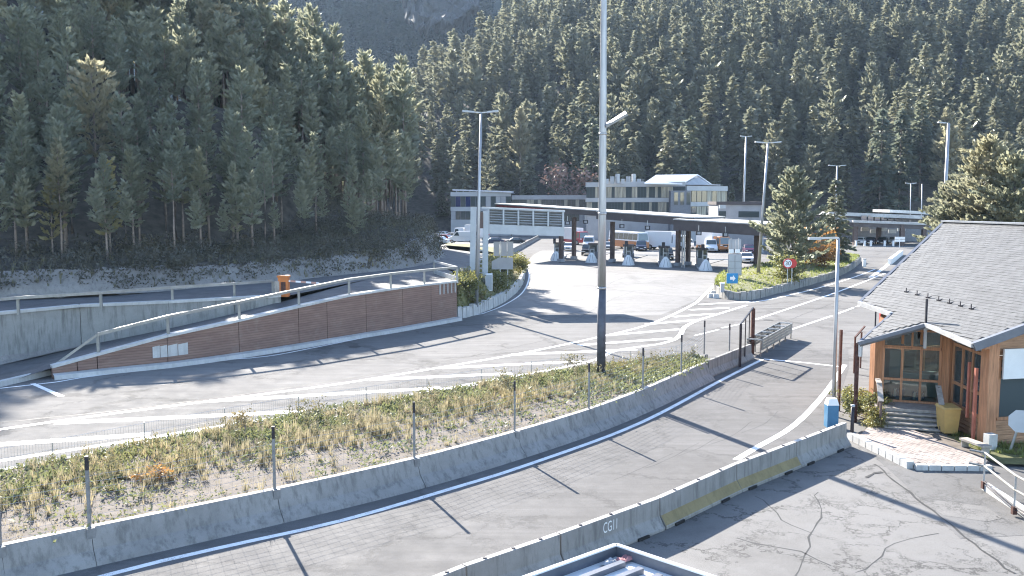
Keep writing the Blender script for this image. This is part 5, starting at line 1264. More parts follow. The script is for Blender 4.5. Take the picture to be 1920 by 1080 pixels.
# ================================================================ TOLL PLAZA
e_ = V((.991, -.13, 0)); n_ = V((.13, .991, 0))
ATT = [(1042, 489), (1109, 492), (1178, 497), (1248, 501), (1323, 507)]
ORD = ['leftmost', 'second', 'middle', 'fourth', 'rightmost']
def rot(c, a_, b_, z): return c + e_ * a_ + n_ * b_ + V((0, 0, z))
for k, (px, py) in enumerate(ATT):
    c = G(px, py, 0)
    t = thing('toll_island', '%s toll island kerb in the row counted from the left, behind its white cone' % ORD[k], 'traffic island', c, 'toll islands under the canopy')
    MB().hexa([rot(c, a_, b_, 0) for a_, b_ in ((-.8, .2), (.8, .2), (.8, 12), (-.8, 12))] + [rot(c, a_, b_, .2) for a_, b_ in ((-.75, .25), (.75, .25), (.75, 12), (-.75, 12))]).build('kerb', MT['lightconcrete'], t)
    t = thing('impact_cone', '%s white concrete island nose in the row before the toll lanes' % ORD[k], 'island nose', c, 'white noses of the toll islands')
    ring = lambda s, z, nn=12: [rot(c, s * .95 * math.cos(6.2832 * i / nn), s * .8 * math.sin(6.2832 * i / nn), z) for i in range(nn)]
    rr_ = [ring(.95, 0), ring(.8, .45), ring(.52, 1.0), ring(.25, 1.32), ring(.08, 1.42)]
    mb = MB().add([p for r_ in rr_ for p in r_], [(i * 12 + j, i * 12 + (j + 1) % 12, (i + 1) * 12 + (j + 1) % 12, (i + 1) * 12 + j) for i in range(4) for j in range(12)] + [tuple(48 + j for j in range(12))])
    mb.build('body', MT['white'], t); 
    for s in (-1, 1): MB().beam(rot(c, .3 * s, -.72, .1), rot(c, .1 * s, -.35, 1.15), .06, .03).build('edge_rib', MT['bldgrey'], t)
    bc = rot(c, 0, 7, .2)
    t = thing('toll_booth', '%s toll booth from the left, grey-green with glazed upper half' % ORD[k], 'toll booth', bc, 'toll booths under the canopy')
    def tb(nm, mt_, x0, x1, y0, y1, z0, z1, par=t): return MB().hexa([rot(bc, a_, b_, z0) for a_, b_ in ((x0, y0), (x1, y0), (x1, y1), (x0, y1))] + [rot(bc, a_, b_, z1) for a_, b_ in ((x0, y0), (x1, y0), (x1, y1), (x0, y1))]).build(nm, MT[mt_], par)
    tb('body', 'bldgrey', -.65, .65, -1.2, 1.2, 0, 1.0); tb('glazing', 'glass', -.6, .6, -1.14, 1.14, 1.0, 2.1); tb('roof', 'fascia', -.8, .8, -1.4, 1.4, 2.1, 2.3)
    for a_ in (-.62, .62):
        for b_ in (-1.17, 1.17): tb('corner_post', 'signgrey', a_ - .05, a_ + .05, b_ - .05, b_ + .05, 1.0, 2.1)
    mc = rot(c, 0, 2.6, .2); t2 = thing('payment_machine', '%s slim payment machine from the left in front of its booth' % ORD[k], 'payment machine', mc, 'payment machines on the islands')
    bc = mc; tb('body', 'signgrey', -.3, .3, -.3, .3, 0, 1.7, t2); tb('screen', 'glass', -.2, .2, -.33, -.3, 1.1, 1.5, t2); tb('hood', 'dark', -.36, .36, -.5, .3, 1.7, 1.8, t2)
    ac = rot(c, .55, 4.4, .2); t3 = thing('lane_barrier', '%s lane barrier arm from the left, lowered beside its island' % ORD[k], 'road barrier', ac, 'barrier arms of the toll lanes')
    bc = ac; tb('cabinet', 'gutterdark', -.2, .2, -.25, .25, 0, 1.1, t3); MB().beam(rot(ac, .2, 0, .95), rot(ac, 3.6, 0, .95), .06, .1).build('arm', MT['white'], t3)
    MB().beam(rot(ac, .2, .05, .3), rot(ac, 2.2, .05, .9), .05, .06).build('strut', MT['dark'], t3)
    if k in (0, 2, 3, 4):
        gq_ = rot(c, -.3, 1.2, .2); t4 = thing('lane_sign_post', '%s island lamp post from the left with small signal box' % ORD[k], 'signal post', gq_, 'signal posts on the islands')
        MB().tube([gq_, gq_ + V((0, 0, 3.0))], .07, 6).build('post', MT['steel'], t4); MB().box(gq_ + V((0, 0, 2.7)), (.4, .3, .8)).build('signal_box', MT['dark'], t4)
# canopy: three stepped slabs, front edge given by two top corners and the bottom of the fascia
def slab(lt, rt, Yl, Yr, fh, depth, label, redfront=False):
    a_, b_ = P(*lt, Yl), P(*rt, Yr); d = (b_ - a_); d.z = 0; d.normalize(); nn_ = V((-d.y, d.x, 0))
    t = thing('canopy_slab', label, 'canopy', V((a_.x, a_.y, 0)), 'stepped canopy slabs over the toll lanes')
    dn = V((0, 0, -fh)); cap = V((0, 0, -.15))
    MB().hexa([a_ + dn, b_ + dn, b_ + dn + nn_ * depth, a_ + dn + nn_ * depth, a_ + cap, b_ + cap, b_ + cap + nn_ * depth, a_ + cap + nn_ * depth]).build('fascia', MT['fascia'], t)
    o = nn_ * -.12; MB().hexa([a_ + cap + o + V((0, 0, .003)), b_ + cap + o + V((0, 0, .003)), b_ + cap + nn_ * (depth + .1), a_ + cap + nn_ * (depth + .1), a_ + o, b_ + o, b_ + nn_ * (depth + .1) + V((0, 0, -.03)), a_ + nn_ * (depth + .1) + V((0, 0, -.03))]).build('roof_sheet', MT['lightconcrete'], t)
    if redfront: MB().beam(a_ + dn * .45 + nn_ * -.03 + d * .3, a_.lerp(b_, .42) + dn * .45 + nn_ * -.03, .05, .2).build('red_band', MT['maroon'], t)
    return t, a_, b_, nn_, dn
_, a1, b1_, nn1, dn1 = slab((928, 381), (1150, 396), 141, 133, .85, 9, 'leftmost and highest canopy slab over the toll lanes', True)
_, a2_, b2_, nn2, dn2 = slab((1118, 395), (1302, 407), 131, 121, 1.2, 9, 'middle canopy slab over the toll lanes')
_, a3, b3, nn3, dn3 = slab((1263, 410), (1432, 420), 121, 112, 1.5, 9, 'rightmost and lowest canopy slab over the toll lanes')
PILL = [(1052, 131, 'pillar under the left canopy slab near the gantry sign'), (1076, 137, 'brown pillar between the first two toll lanes'), (1148, 131, 'brown pillar just right of the tall mast'), (1271, 123, 'brown pillar left of the canopy step'), (1290, 125, 'slim dark pillar right of the canopy step'), (1418, 117, 'dark pillar at the right end of the toll canopy')]
for px, Y, lb in PILL:
    p = P(px, 480, Y); p.z = 0; ztop = {0: 6.4}.get(0) if px < 1110 else (5.9 if px < 1262 else 4.9)
    t = thing('canopy_pillar', lb, 'pillar', p, 'pillars of the toll canopy'); MB().box(p + V((0, 0, ztop / 2)), (.5, .5, ztop), R(45)).build('shaft', MT['brown'], t); MB().box(p + V((0, 0, .3)), (.75, .75, .5), R(45)).build('plinth', MT['bldgrey'], t)
for px, Y, lb in ((1283, 120, 'thin pale pole right of the canopy step pillar'), (1279, 121, 'thin grey pipe beside the canopy step pillar')):
    p = P(px, 480, Y); p.z = 0; tag(MB().tube([p, p + V((0, 0, 5))], .1, 6).build('pole', MT['steel']), lb, 'pole')
for k, (px, Y, py) in enumerate(((1064, 134, 418), (1098, 134, 416), (1166, 128, 424), (1214, 125, 427), (1310, 117, 437), (1360, 115, 440))):
    c = P(px, py, Y); t = thing('lane_signal', 'small hanging lane signal box under the canopy, number %s from the left' % ('one', 'two', 'three', 'four', 'five', 'six')[k], 'lane signal', c, 'lane signals under the canopy')
    MB().box(c, (.7, .3, .55)).build('box', MT['dark'], t); MB().box(c + V((0, -.17, 0)), (.4, .04, .35)).build('lens', MT['bldgrey'], t); MB().beam(c + V((0, 0, .27)), c + V((0, 0, 1.0)), .06, .06, (1, 0, 0)).build('hanger', MT['steel'], t)
# ---------------------------------------------------------------- vehicles
def paint(name, c):
    m, nt, b = new_mat(name); b.inputs['Base Color'].default_value = (*c, 1); b.inputs['Roughness'].default_value = .35; b.inputs['Coat Weight'].default_value = .5; return m
CP = {'white': paint('car_white', (.75, .75, .76)), 'black': paint('car_black', (.015, .015, .02)), 'red': paint('car_red', (.35, .02, .03)), 'navy': paint('car_navy', (.02, .03, .07)),
      'orange': paint('car_orange', (.5, .2, .07)), 'purple': paint('car_purple', (.11, .03, .08)), 'grey': paint('car_grey', (.3, .31, .33)), 'yellow': paint('car_yellow', (.6, .35, .05))}
SPEC = {  # length, width, lower side profile (y, z), cabin profile (y, z)
 'car': (4.4, 1.78, [(-2.15, .3), (2.15, .3), (2.2, .55), (2.05, .78), (1.0, .95), (-1.75, .98), (-2.15, .9), (-2.2, .55)], [(-1.7, .97), (1.05, .94), (.35, 1.42), (-.95, 1.46)]),
 'suv': (4.6, 1.9, [(-2.25, .35), (2.25, .35), (2.3, .75), (2.15, 1.0), (1.15, 1.12), (-2.2, 1.15), (-2.3, .7)], [(-2.1, 1.14), (1.15, 1.11), (.55, 1.72), (-1.85, 1.76)]),
 'van': (5.6, 2.0, [(-2.75, .35), (2.7, .35), (2.8, .7), (2.65, 1.05), (1.85, 1.28), (-2.75, 1.28)], [(-2.72, 1.27), (1.85, 1.27), (1.1, 2.2), (-2.65, 2.3)]),
 'truck': (7.5, 2.4, [(-3.7, .5), (3.7, .5), (3.72, 1.3), (-3.7, 1.3)], [(1.5, 1.29), (3.68, 1.29), (3.4, 2.7), (1.5, 2.75)]),
 'bus': (10.5, 2.5, [(-5.2, .4), (5.2, .4), (5.25, 1.6), (-5.2, 1.6)], [(-5.2, 1.59), (5.22, 1.59), (5.0, 3.2), (-5.1, 3.25)])}
def vehicle(kind, color, loc, heading, label, cat, group=None, lower=None):
    L, W, lo, cb = SPEC[kind]
    t = thing('parked_car' if kind in ('car', 'suv') else kind if kind != 'van' else 'delivery_van', label, cat, loc, group, worldparts=False, rz=heading)
    w = W / 2; mt_ = CP[color]
    def prof_solid(pr, wa, wb_, nm, m_, par=t):
        n = len(pr); zs = [z for _, z in pr]; z0, z1 = min(zs), max(zs); vs = []
        for s in (-1, 1):
            for y, z in pr: ww = lerp(wa, wb_, (z - z0) / (z1 - z0)); vs.append((s * ww, y, z))
        fs = [tuple(range(n))[::-1] if True else 0, tuple(range(n, 2 * n))] + [(i, (i + 1) % n, n + (i + 1) % n, n + i) for i in range(n)]
        o = MB().add(vs, fs).build(nm, m_, par); bv = o.modifiers.new('bevel', 'BEVEL'); bv.width = .05; bv.segments = 2; return o
    body = prof_solid(lo, w, w * .96, 'body', CP[lower] if lower else mt_); cab = prof_solid(cb, w * .97, w * .82, 'cabin', mt_)
    (y0, z0), (y1, z1), (y2, z2), (y3, z3) = cb
    def ww(z): return lerp(w * .97, w * .82, (z - z0) / (max(z2, z3) - z0))
    def quad(nm, pts, m_=MT['glass']): return MB().poly(pts).build(nm, m_, cab)
    f0, f1 = .1, .88; za, zb = lerp(z1, z2, f0), lerp(z1, z2, f1); ya, yb = lerp(y1, y2, f0) + .012, lerp(y1, y2, f1) + .012
    quad('windscreen', [(-ww(za) * .9, ya, za), (ww(za) * .9, ya, za), (ww(zb) * .9, yb, zb), (-ww(zb) * .9, yb, zb)])
    za, zb = lerp(z0, z3, .2), lerp(z0, z3, .86); ya, yb = lerp(y0, y3, .2) - .012, lerp(y0, y3, .86) - .012
    if kind != 'truck': quad('rear_window', [(ww(za) * .85, ya, za), (-ww(za) * .85, ya, za), (-ww(zb) * .85, yb, zb), (ww(zb) * .85, yb, zb)])
    za, zb = lerp(z1, z2, .14), lerp(z1, z2, .84)
    for s in (-1, 1):
        rear = lerp(y0, y3, .25) + .25 if kind in ('car', 'suv', 'bus') else (lerp(y1, y2, .2) - 1.25)
        cuts = 2 if kind in ('car', 'suv') else (6 if kind == 'bus' else 1); fr0 = lerp(y1, y2, .16) - .12; fr1 = lerp(y1, y2, .84) - .12
        for q in range(cuts):
            a0, a1 = lerp(rear, fr0, q / cuts) + .04, lerp(rear, fr0, (q + 1) / cuts) - .04; c0, c1 = lerp(rear + .25, fr1, q / cuts) + .04, lerp(rear + .25, fr1, (q + 1) / cuts) - .04
            quad('side_window', [(s * (ww(za) + .008), a0, za), (s * (ww(za) + .008), a1, za), (s * (ww(zb) + .008), c1, zb), (s * (ww(zb) + .008), c0, zb)])
    if kind == 'truck':
        o = MB().box((0, -1.2, 2.2), (W, 5.0, 2.3)).build('cargo_box', CP['white'], t)
    r_ = .33 if kind in ('car', 'suv', 'van') else .48
    for y in (max(p_[0] for p_ in lo) - .9, min(p_[0] for p_ in lo) + .95):
        for s in (-1, 1):
            o = MB().tube([(s * (w - .2), y, r_), (s * (w + .015), y, r_)], r_, 14).build('wheel', MT['black'], t); MB().tube([(s * (w + .012), y, r_), (s * (w + .03), y, r_)], r_ * .6, 10).build('rim', MT['steel'], o)
    fy = max(p_[0] for p_ in lo); zf = max(.6, lo[2][1] * .95)
    for s in (-1, 1):
        MB().box((s * w * .72, fy - .02, zf), (w * .36, .1, .16)).build('headlight', MT['white'], t); MB().box((s * w * .8, -fy + .02, zf + .1), (w * .25, .1, .18)).build('tail_light', MT['red'], t)
    MB().box((0, fy, zf - .02), (w * .8, .08, .18)).build('grille', MT['black'], t); MB().box((0, fy + .03, zf - .22), (.5, .04, .11)).build('number_plate', MT['white'], t)
    return t
TOW = math.atan2(-n_.y, -n_.x) - math.pi / 2      # facing the camera down the toll lanes
def lane_car(kind, color, px, py, lb, cat, h=TOW, lower=None, z=0, group=None): return vehicle(kind, color, G(px, py, z), h, lb, cat, group, lower)
lane_car('suv', 'black', 1102, 478, 'black car stopped in the toll lane left of the tall mast', 'car')
lane_car('van', 'white', 1104, 466, 'white van queueing behind the black car in the toll lane', 'van')
lane_car('car', 'navy', 1178, 482, 'dark blue car stopped behind the middle white cone', 'car')
lane_car('suv', 'black', 1250, 486, 'black car stopped behind the fourth white cone', 'car')
lane_car('car', 'white', 1256, 462, 'white car queueing behind the black car on the fourth lane', 'car')
lane_car('van', 'white', 1332, 472, 'white van with dark windscreen in the rightmost covered lane', 'van')
lane_car('car', 'purple', 1404, 475, 'dark purple car beside the right end of the canopy', 'car')
lane_car('car', 'white', 1399, 492, 'white car half hidden behind the grid sign panel', 'car')
lane_car('car', 'grey', 1140, 468, 'grey car queueing just right of the tall mast', 'car')
lane_car('suv', 'navy', 1202, 470, 'dark car queueing between the middle and fourth cones', 'car')
lane_car('car', 'white', 1066, 470, 'white car in the leftmost toll lane beside the gantry sign end', 'car')
lane_car('suv', 'white', 1290, 466, 'white car behind the canopy step pillars', 'car')
lane_car('car', 'black', 1356, 470, 'black car left of the grid sign panel', 'car')
vehicle('bus', 'white', V((P(1178, 450, 168).x, 168, 0)), TOW + .55, 'orange and dark coach waiting behind the toll lanes', 'coach', None, 'orange')
vehicle('truck', 'white', V((P(1250, 440, 165).x, 165, 0)), TOW + 1.2, 'white box truck behind the black car and the canopy', 'truck')
vehicle('truck', 'orange', V((P(1338, 440, 160).x, 160, 0)), TOW + .5, 'orange-cabbed truck behind the rightmost covered lane', 'truck')
vehicle('truck', 'red', V((P(1078, 440, 185).x, 185, 0)), TOW + .6, 'red-cabbed truck behind the left canopy slab', 'truck')
side = R(80)
vehicle('van', 'white', V((P(868, 451, 172).x, 172, .9)), side, 'white panel van parked side-on by the grass verge', 'van')
vehicle('truck', 'white', V((P(884, 440, 190).x, 190, .5)), side + .1, 'tall white box truck parked behind the white van', 'truck')
vehicle('car', 'red', V((P(832, 446, 176).x, 176, .9)), R(60), 'red car parked left of the white panel van', 'car')
vehicle('car', 'white', V((P(820, 450, 165).x, 165, 1.0)), R(70), 'white car half hidden by the rock bank', 'car')
vehicle('car', 'white', V((P(846, 432, 200).x, 200, .4)), R(65), 'white car behind the red car', 'car')
vehicle('car', 'white', V((P(829, 425, 214).x, 214, .2)), R(65), 'farthest white car by the trees', 'car')
vehicle('car', 'navy', V((P(925, 446, 178).x, 178, .3)), R(85), 'dark car under the gantry sign near the post', 'car')
vehicle('car', 'black', V((P(965, 446, 182).x, 182, .1)), R(85), 'black car under the gantry sign near its middle', 'car')
for k, (px, c_) in enumerate(((1612, 'white'), (1632, 'navy'), (1655, 'black'), (1676, 'grey'), (1583, 'grey'))):
    vehicle('car', c_, V((P(px, 455, 186 + k).x, 186 + k, 0)), R(150), '%s car in the shade of the far canopy, %s' % ({'navy': 'dark blue'}.get(c_, c_), ('beside the autumn tree', 'second along', 'at its middle', 'left of its pillar', 'behind the slender spruce')[k]), 'car', 'cars under the far canopy')
# verge, barriers and poles beyond the gantry
vr = [G(832, 455, .9), G(880, 457, 1.0), G(930, 466, .9), G(942, 477, .9), G(925, 478, 1.1), G(880, 464, 1.15), G(835, 460, 1.1)]
vr = [V((P(x, y, Y).x, Y, z)) for x, y, Y, z in ((828, 0, 168, 1.06), (880, 0, 166, 1.06), (940, 0, 150, 1.0), (955, 0, 132, 1.2), (938, 0, 128, 1.4), (880, 0, 140, 1.75), (835, 0, 150, 1.55))]
struct(MB().poly(vr).build('grass_verge', MT['grassground'], smooth=False))
for k in range(7):
    a_, b_ = G(952 + k * 8.2, 480 - k * 4.6, 0), G(960 + k * 8.2, 475.5 - k * 4.6, 0)
    d = (b_ - a_).normalized(); nn_ = V((d.y, -d.x, 0)); mb = MB(); pa = [a_ + d * .05 + nn_ * o_ + V((0, 0, z)) for o_, z in prof2]; pb = [b_ - d * .05 + nn_ * o_ + V((0, 0, z)) for o_, z in prof2]
    mb.add(pa + pb, [(j, (j + 1) % m_, m_ + (j + 1) % m_, m_ + j) for j in range(m_)] + [tuple(range(m_))[::-1], tuple(range(m_, 2 * m_))])
    tag(mb.build('concrete_barrier', MT['barrier']), '%s concrete barrier in the row behind the gantry, counted from the planter' % ('first', 'second', 'third', 'fourth', 'fifth', 'sixth', 'last')[k], 'concrete barrier', 'barriers in the row behind the gantry')

# ================================================================ BUILDINGS
def facade(t, a_, b_, bands, nm='wall'):
    """bands: list of (z0, z1, material, kind, n) on the vertical face from a to b"""
    d = (b_ - a_); d.z = 0; L = d.length; d.normalize(); n_ = V((d.y, -d.x, 0))
    for z0, z1, mt_, kind, n in bands:
        dep = .25 if kind == 'band' else .0
        p0, p1 = a_ + n_ * dep, b_ + n_ * dep
        if kind in ('band', 'wall'):
            MB().hexa([V((q.x, q.y, z0)) for q in (p0, p1, b_ - n_ * .3, a_ - n_ * .3)] + [V((q.x, q.y, z1)) for q in (p0, p1, b_ - n_ * .3, a_ - n_ * .3)]).build(nm if kind == 'wall' else 'white_band', MT[mt_], t)
        else:
            for k in range(n):
                q0, q1 = a_.lerp(b_, (k + .06) / n), a_.lerp(b_, (k + .94) / n)
                w_ = MB().hexa([V((q.x, q.y, z0 + .05)) for q in (q0 + n_ * .06, q1 + n_ * .06, q1 - n_ * .1, q0 - n_ * .1)] + [V((q.x, q.y, z1 - .05)) for q in (q0 + n_ * .06, q1 + n_ * .06, q1 - n_ * .1, q0 - n_ * .1)])
                mt2 = mt_ if not isinstance(mt_, list) else random.Random(k * 13 + int(z0 * 10)).choice(mt_)
                w_.build('window', MT[mt2], t)
            MB().hexa([V((q.x, q.y, z0)) for q in (a_ - n_ * .05, b_ - n_ * .05, b_ - n_ * .3, a_ - n_ * .3)] + [V((q.x, q.y, z1)) for q in (a_ - n_ * .05, b_ - n_ * .05, b_ - n_ * .3, a_ - n_ * .3)]).build('window_frame', MT['gutterdark'], t)
def xy(px, Y): p = P(px, 375, Y); return V((p.x, Y, 0))
zr = lambda py, Y: P(960, py, Y).z
ob = thing('office_building', 'three-storey white banded office building with pale gable roof behind the plaza', 'building', xy(1190, 200))
oA, oB, oC = xy(1100, 206), xy(1284, 196), xy(1362, 204); oD = xy(1100, 206) + V((4, 22, 0)); oE = oC + V((3, 18, 0))
bands = [(zr(350, 200), zr(341, 200), 'bldwhite', 'band', 0), (zr(371, 200), zr(350, 200), ['blinds', 'glass', 'glass', 'blinds'], 'win', 34), (zr(379, 200), zr(371, 200), 'bldwhite', 'band', 0),
         (zr(398, 200), zr(379, 200), ['glass', 'blinds', 'glass'], 'win', 34), (zr(405, 200), zr(398, 200), 'bldgrey', 'band', 0), (-.5, zr(405, 200), 'bldgrey', 'wall', 0)]
facade(ob, oA, oB, bands)
bands2 = [(z0 - .9, z1 - .9, m_2, k_, 8 if k_ == 'win' else n) for z0, z1, m_2, k_, n in bands[:5]] + [(-.5, zr(405, 200) - .9, 'bldgrey', 'wall', 0)]
facade(ob, oB + V((.3, .3, 0)), oC, bands2); facade(ob, oD, oA + V((0, .4, 0)), bands); facade(ob, oC, oE, bands2)
zt = zr(341, 200); MB().extrude([V((p.x, p.y, zt - .5)) for p in (oA + V((.3, .3, 0)), oB + V((0, .3, 0)), oE + V((-.3, 0, 0)), oD)], V((0, 0, .3))).build('flat_roof', MT['bldgrey'], ob)
g1_, g2_, g3_, g4_, g5_ = P(1208, 345, 197), P(1230, 330, 205), P(1309, 329, 205), P(1280, 346, 196), P(1334, 346, 205)
MB().extrude([g1_, g4_, g3_, g2_], V((0, 0, .25))).build('gable_roof', MT['roofblue'], ob)
MB().extrude([g4_ - V((0, 0, .05)), g5_ - V((0, 0, .05)), g3_ - V((0, 0, .25))], V((-.3, .3, 0))).build('gable_wall', MT['bldgrey'], ob)
MB().extrude([g3_, g5_, g5_ + V((-4, 10, 0)), g3_ + V((-6, 8, 0))], V((0, 0, .2))).build('gable_roof', MT['roofblue'], ob)
for k in range(7): MB().box(P(1138 + k * 10, 340 - (k % 3) * 2.5, 202), (.7, .7, 1.1 + .5 * (k % 3)), k).build('roof_unit', MT['bldwhite'], ob)
for a_, b_ in ((1138, 1208),): 
    for yy_ in (337.5, 340.5): MB().beam(P(a_, yy_, 203), P(b_, yy_, 202), .1, .1).build('roof_rail', MT['bldwhite'], ob)
st = xy(1278, 195.5); MB().box(st + V((-.5, -.5, 5.5)), (4.2, 3.5, 11), -.05).build('stair_tower', MT['gutterdark'], ob)
for k in range(3): MB().box(st + V((-1.6 + k * 1.3, -2.3, 9.3)), (.8, .1, 2.6), -.05).build('tower_window', MT['glass'], ob)
lb_ = thing('long_building', 'long low two-storey building with white roof band behind the gantry', 'building', xy(950, 232))
lA, lM, lB = xy(845, 232), xy(958, 231), xy(1101, 222); lE, lF = lA + V((2, 16, 0)), lB + V((2, 16, 0))
facade(lb_, lA, lM, [(zr(368, 231), zr(360, 231), 'bldwhite', 'band', 0), (zr(388, 231), zr(368, 231), ['glass', 'glassblue', 'glass', 'bldgrey'], 'win', 12), (zr(396, 231), zr(388, 231), 'bldwhite', 'band', 0), (zr(412, 231), zr(396, 231), ['glass', 'bldgrey'], 'win', 12), (-1, zr(412, 231), 'bldwhite', 'wall', 0)])
facade(lb_, lM + V((.3, -.2, 0)), lB, [(zr(374, 227), zr(366, 227), 'bldgrey', 'band', 0), (zr(390, 227), zr(374, 227), ['glass', 'glass', 'blinds'], 'win', 20), (zr(398, 227), zr(390, 227), 'bldwhite', 'band', 0), (zr(414, 227), zr(398, 227), ['glass', 'bldgrey'], 'win', 20), (-1, zr(414, 227), 'bldgrey', 'wall', 0)])
MB().extrude([V((p.x, p.y, zr(361, 231) - .15)) for p in (lA + V((.2, .4, 0)), lM + V((0, .4, 0)), lM + V((1, 16, 0)), lE)], V((0, 0, .1))).build('flat_roof', MT['bldgrey'], lb_)
MB().extrude([V((p.x, p.y, zr(367, 227) - .15)) for p in (lM + V((.4, .4, 0)), lB + V((0, .4, 0)), lF, lM + V((1, 16, 0)))], V((0, 0, .1))).build('flat_roof', MT['bldgrey'], lb_)
MB().beam(P(850, 356, 233), P(962, 360, 231), 2.5, .35).build('roof_canopy', MT['roofblue'], lb_)
for k in range(9): MB().box(P(856 + k * 12.5, 359.5 + k * .3, 232), (.25, .25, .8)).build('roof_post', MT['bldwhite'], lb_)
lo_ = thing('low_building', 'low grey building with dark flat roof right of the office building', 'building', xy(1390, 160))
wA, wB = xy(1346, 162), xy(1432, 156); wC, wD = wB + V((1, 12, 0)), wA + V((1, 12, 0))
facade(lo_, wA, wB, [(-.3, zr(384, 160), 'bldgrey', 'wall', 0), (zr(384, 160), zr(378, 160), 'fascia', 'band', 0)])
facade(lo_, wB, wC, [(-.3, zr(384, 160), 'bldgrey', 'wall', 0), (zr(384, 160), zr(378, 160), 'fascia', 'band', 0)]); facade(lo_, wD, wA, [(-.3, zr(384, 160), 'bldgrey', 'wall', 0), (zr(384, 160), zr(378, 160), 'fascia', 'band', 0)])
MB().extrude([V((p.x, p.y, zr(379, 160) - .12)) for p in (wA, wB, wC, wD)], V((0, 0, .08))).build('flat_roof', MT['bldgrey'], lo_)
for x0, x1 in ((1348, 1362), (1386, 1424)):
    a_, b_ = wA.lerp(wB, (x0 - 1346) / 86), wA.lerp(wB, (x1 - 1346) / 86); dd = V((.07, -1, 0)) * .08
    MB().hexa([V((q.x, q.y, zr(407, 160))) for q in (a_ + dd, b_ + dd, b_ - dd, a_ - dd)] + [V((q.x, q.y, zr(396, 160))) for q in (a_ + dd, b_ + dd, b_ - dd, a_ - dd)]).build('window', MT['glass'], lo_)
for px in (1352, 1410, 1418): MB().box(P(px, 387.5, 159.5) + V((0, -1, 0)), (1.1, .5, .6)).build('air_unit', MT['bldwhite'], lo_)
# far customs canopy on the right
fc = thing('far_canopy', 'long double-decked canopy building with blue window band at the far right', 'building', xy(1655, 185))
def slab2(p0, p1, Y0, Y1, th, dep, nm, mt_):
    a_, b_ = P(*p0, Y0), P(*p1, Y1); dn = V((0, 0, -th)); nn_ = V((0, dep, 0))
    return MB().hexa([a_ + dn, b_ + dn, b_ + dn + nn_, a_ + dn + nn_, a_, b_, b_ + nn_, a_ + nn_]).build(nm, MT[mt_], fc)
slab2((1555, 397), (1732, 404), 186, 182, .7, 14, 'upper_roof', 'lightconcrete'); slab2((1600, 413), (1744, 418), 182, 178, .45, 14, 'lower_roof', 'lightconcrete'); slab2((1602, 416), (1742, 422), 182.3, 178.3, .9, 13, 'lower_fascia', 'fascia'); slab2((1558, 402), (1735, 409), 186.5, 182.5, .5, 13, 'upper_fascia', 'fascia')
slab2((1668, 393), (1745, 397), 192, 190, .6, 9, 'rear_roof', 'gutter')
for k in range(9):
    x0 = 1616 + k * 12.6; a_, b_ = P(x0, 404.5, 184), P(x0 + 11.4, 405, 183.6)
    MB().box((a_ + b_) / 2 + V((0, .5, -.45)), (b_.x - a_.x, .15, 1.0)).build('window', MT['glassblue'], fc)
MB().box((P(1570, 408, 186) + P(1614, 410, 185)) / 2 + V((0, 1, 0)), (5.2, .4, 1.2)).build('wall', MT['bldgrey'], fc)
for px, Y in ((1606, 183), (1694, 180), (1650, 190), (1735, 185)): 
    p = xy(px, Y); MB().box(p + V((0, 0, 2.2)), (.8, .8, 4.4)).build('pillar', MT['brown'], fc)
MB().box(P(1655, 450, 200) + V((0, 0, 1.5)), (22, .5, 5)).build('rear_wall', MT['gutterdark'], fc)
for k in range(5): MB().box(P(1622 + k * 17, 430 + (k % 2) * 4, 196) , (1.7, .2, .8)).build('lane_board', MT['lightconcrete'], fc)
for k, px in enumerate((1608, 1624, 1636, 1662, 1678)):
    q = xy(px, 178); t = thing('marker_post', ('white marker post at the far canopy kerb, leftmost', 'white marker post at the far canopy kerb, second', 'white marker post at the far canopy kerb, middle', 'white marker post at the far canopy kerb, fourth', 'white marker post at the far canopy kerb, rightmost')[k], 'marker post', q, 'marker posts at the far canopy')
    MB().box(q + V((0, 0, .5)), (.35, .3, 1.0)).build('post', MT['white'], t); MB().box(q + V((0, 0, 1.08)), (.45, .35, .16)).build('cap', MT['bldgrey'], t)
q = xy(1690, 172); t = thing('sign_board', 'white double board on a post before the far canopy', 'road sign', q); MB().tube([q, q + V((0, 0, 1.6))], .07, 6).build('post', MT['white'], t)
for z in (1.35, 1.85): MB().box(q + V((0, -.1, z)), (1.9, .08, .42)).build('board', MT['white'], t)
q0, q1 = G(1668, 496, 0), G(1690, 478, 0)
tag(MB().beam(q0 + V((0, 0, .4)), q1 + V((0, 0, .4)), .5, .8).build('kerb_nose', MT['white']), 'bright white kerb nose where the far lanes split', 'kerb stone')
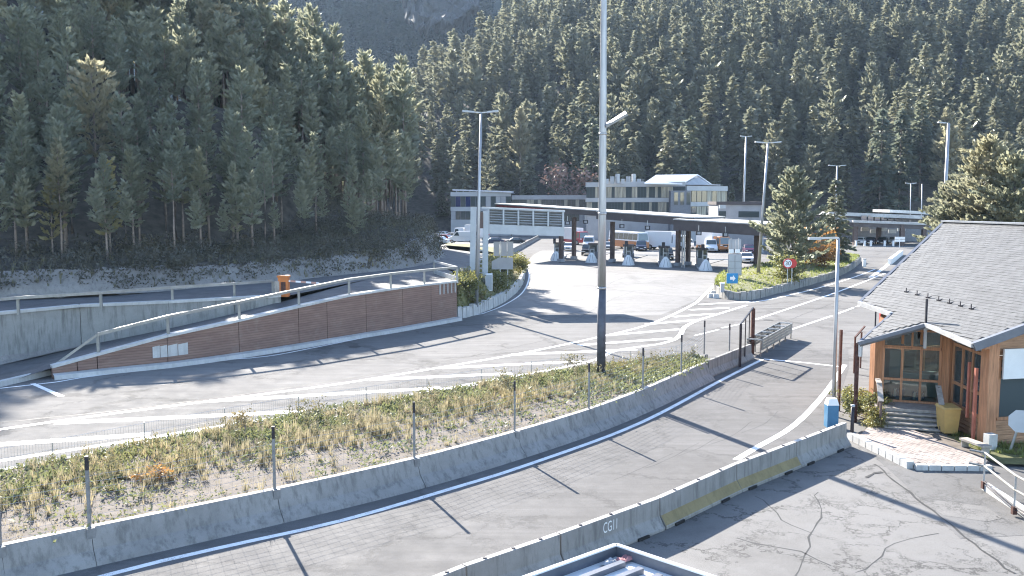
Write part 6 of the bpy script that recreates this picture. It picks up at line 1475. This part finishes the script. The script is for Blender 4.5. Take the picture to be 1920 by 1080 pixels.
q = G(1620, 500, 0); t = thing('marker_post', 'white marker post at the far end of the planter wall', 'marker post', q); MB().box(q + V((0, 0, .5)), (.4, .35, 1.0)).build('post', MT['white'], t); MB().box(q + V((0, 0, 1.05)), (.46, .4, .1)).build('cap', MT['bldgrey'], t)
# undergrowth on the slope foot
vu, fu = [], []; vd, fd = [], []
for _ in range(3200):
    i = rg.randrange(len(tl) - 1); p = tl[i]; t_ = tl[i + 1] - tl[i]; nn_ = V((-t_.y, t_.x, 0)).normalized(); s = rg.uniform(.6, 14) if rg.random() < .8 else rg.uniform(.1, 2); q = p + nn_ * s; z = h_left(q.x, q.y)
    if z < 0: continue
    q = V((q.x, q.y, z + .05))
    if rg.random() < .45: blades(vd, fd, q, 7, rg.uniform(.25, .6), .4, .022, .8)
    else:
        big = rg.choice((.2, .4, .6, 1.0, 1.5))
        for _ in range(int(12 + 16 * big)): tuft(vu, fu, q + V((rg.gauss(0, .35), rg.gauss(0, .35), rg.uniform(0, big))), V((rg.uniform(-1, 1), rg.uniform(-1, 1), rg.uniform(0, 1))).normalized(), .2, .06, rg)
stuff(link('undergrowth', raw_mesh('undergrowth', vu, fu, MT['under'])), 'dull bushes and leaves under the pines')
stuff(link('bank_grass', raw_mesh('bank_grass', vd, fd, MT['weed'])), 'dry grass on the rock bank under the pines')
bs = MB(); q0, q1 = P(665, 512, G(665, 512, 3).y), P(645, 483, G(665, 512, 3).y + 3); bs.beam(q0, q1, .25, .2)
tag(bs.build('fallen_log', MT['trunk']), 'fallen dark log lying down the bank above the upper road', 'log')

# ================================================================ AIR
hz = MB().box((0, 450, 129.5), (1900, 1200, 263)).mesh('haze', MT['white'])
m, nt, b = new_mat('haze_air'); nt.nodes.remove(b)
pv = N(nt, 'ShaderNodeVolumePrincipled'); pv.inputs['Color'].default_value = (.55, .74, 1, 1); pv.inputs['Density'].default_value = .00007; pv.inputs['Anisotropy'].default_value = .35
nt.links.new(pv.outputs[0], nt.nodes['Material Output'].inputs['Volume'])
hz.materials.clear(); hz.materials.append(m); ho = stuff(link('haze', hz), 'thin sunlit haze filling the valley'); 

for o in bpy.data.objects:
    if '_w' in o: del o['_w']
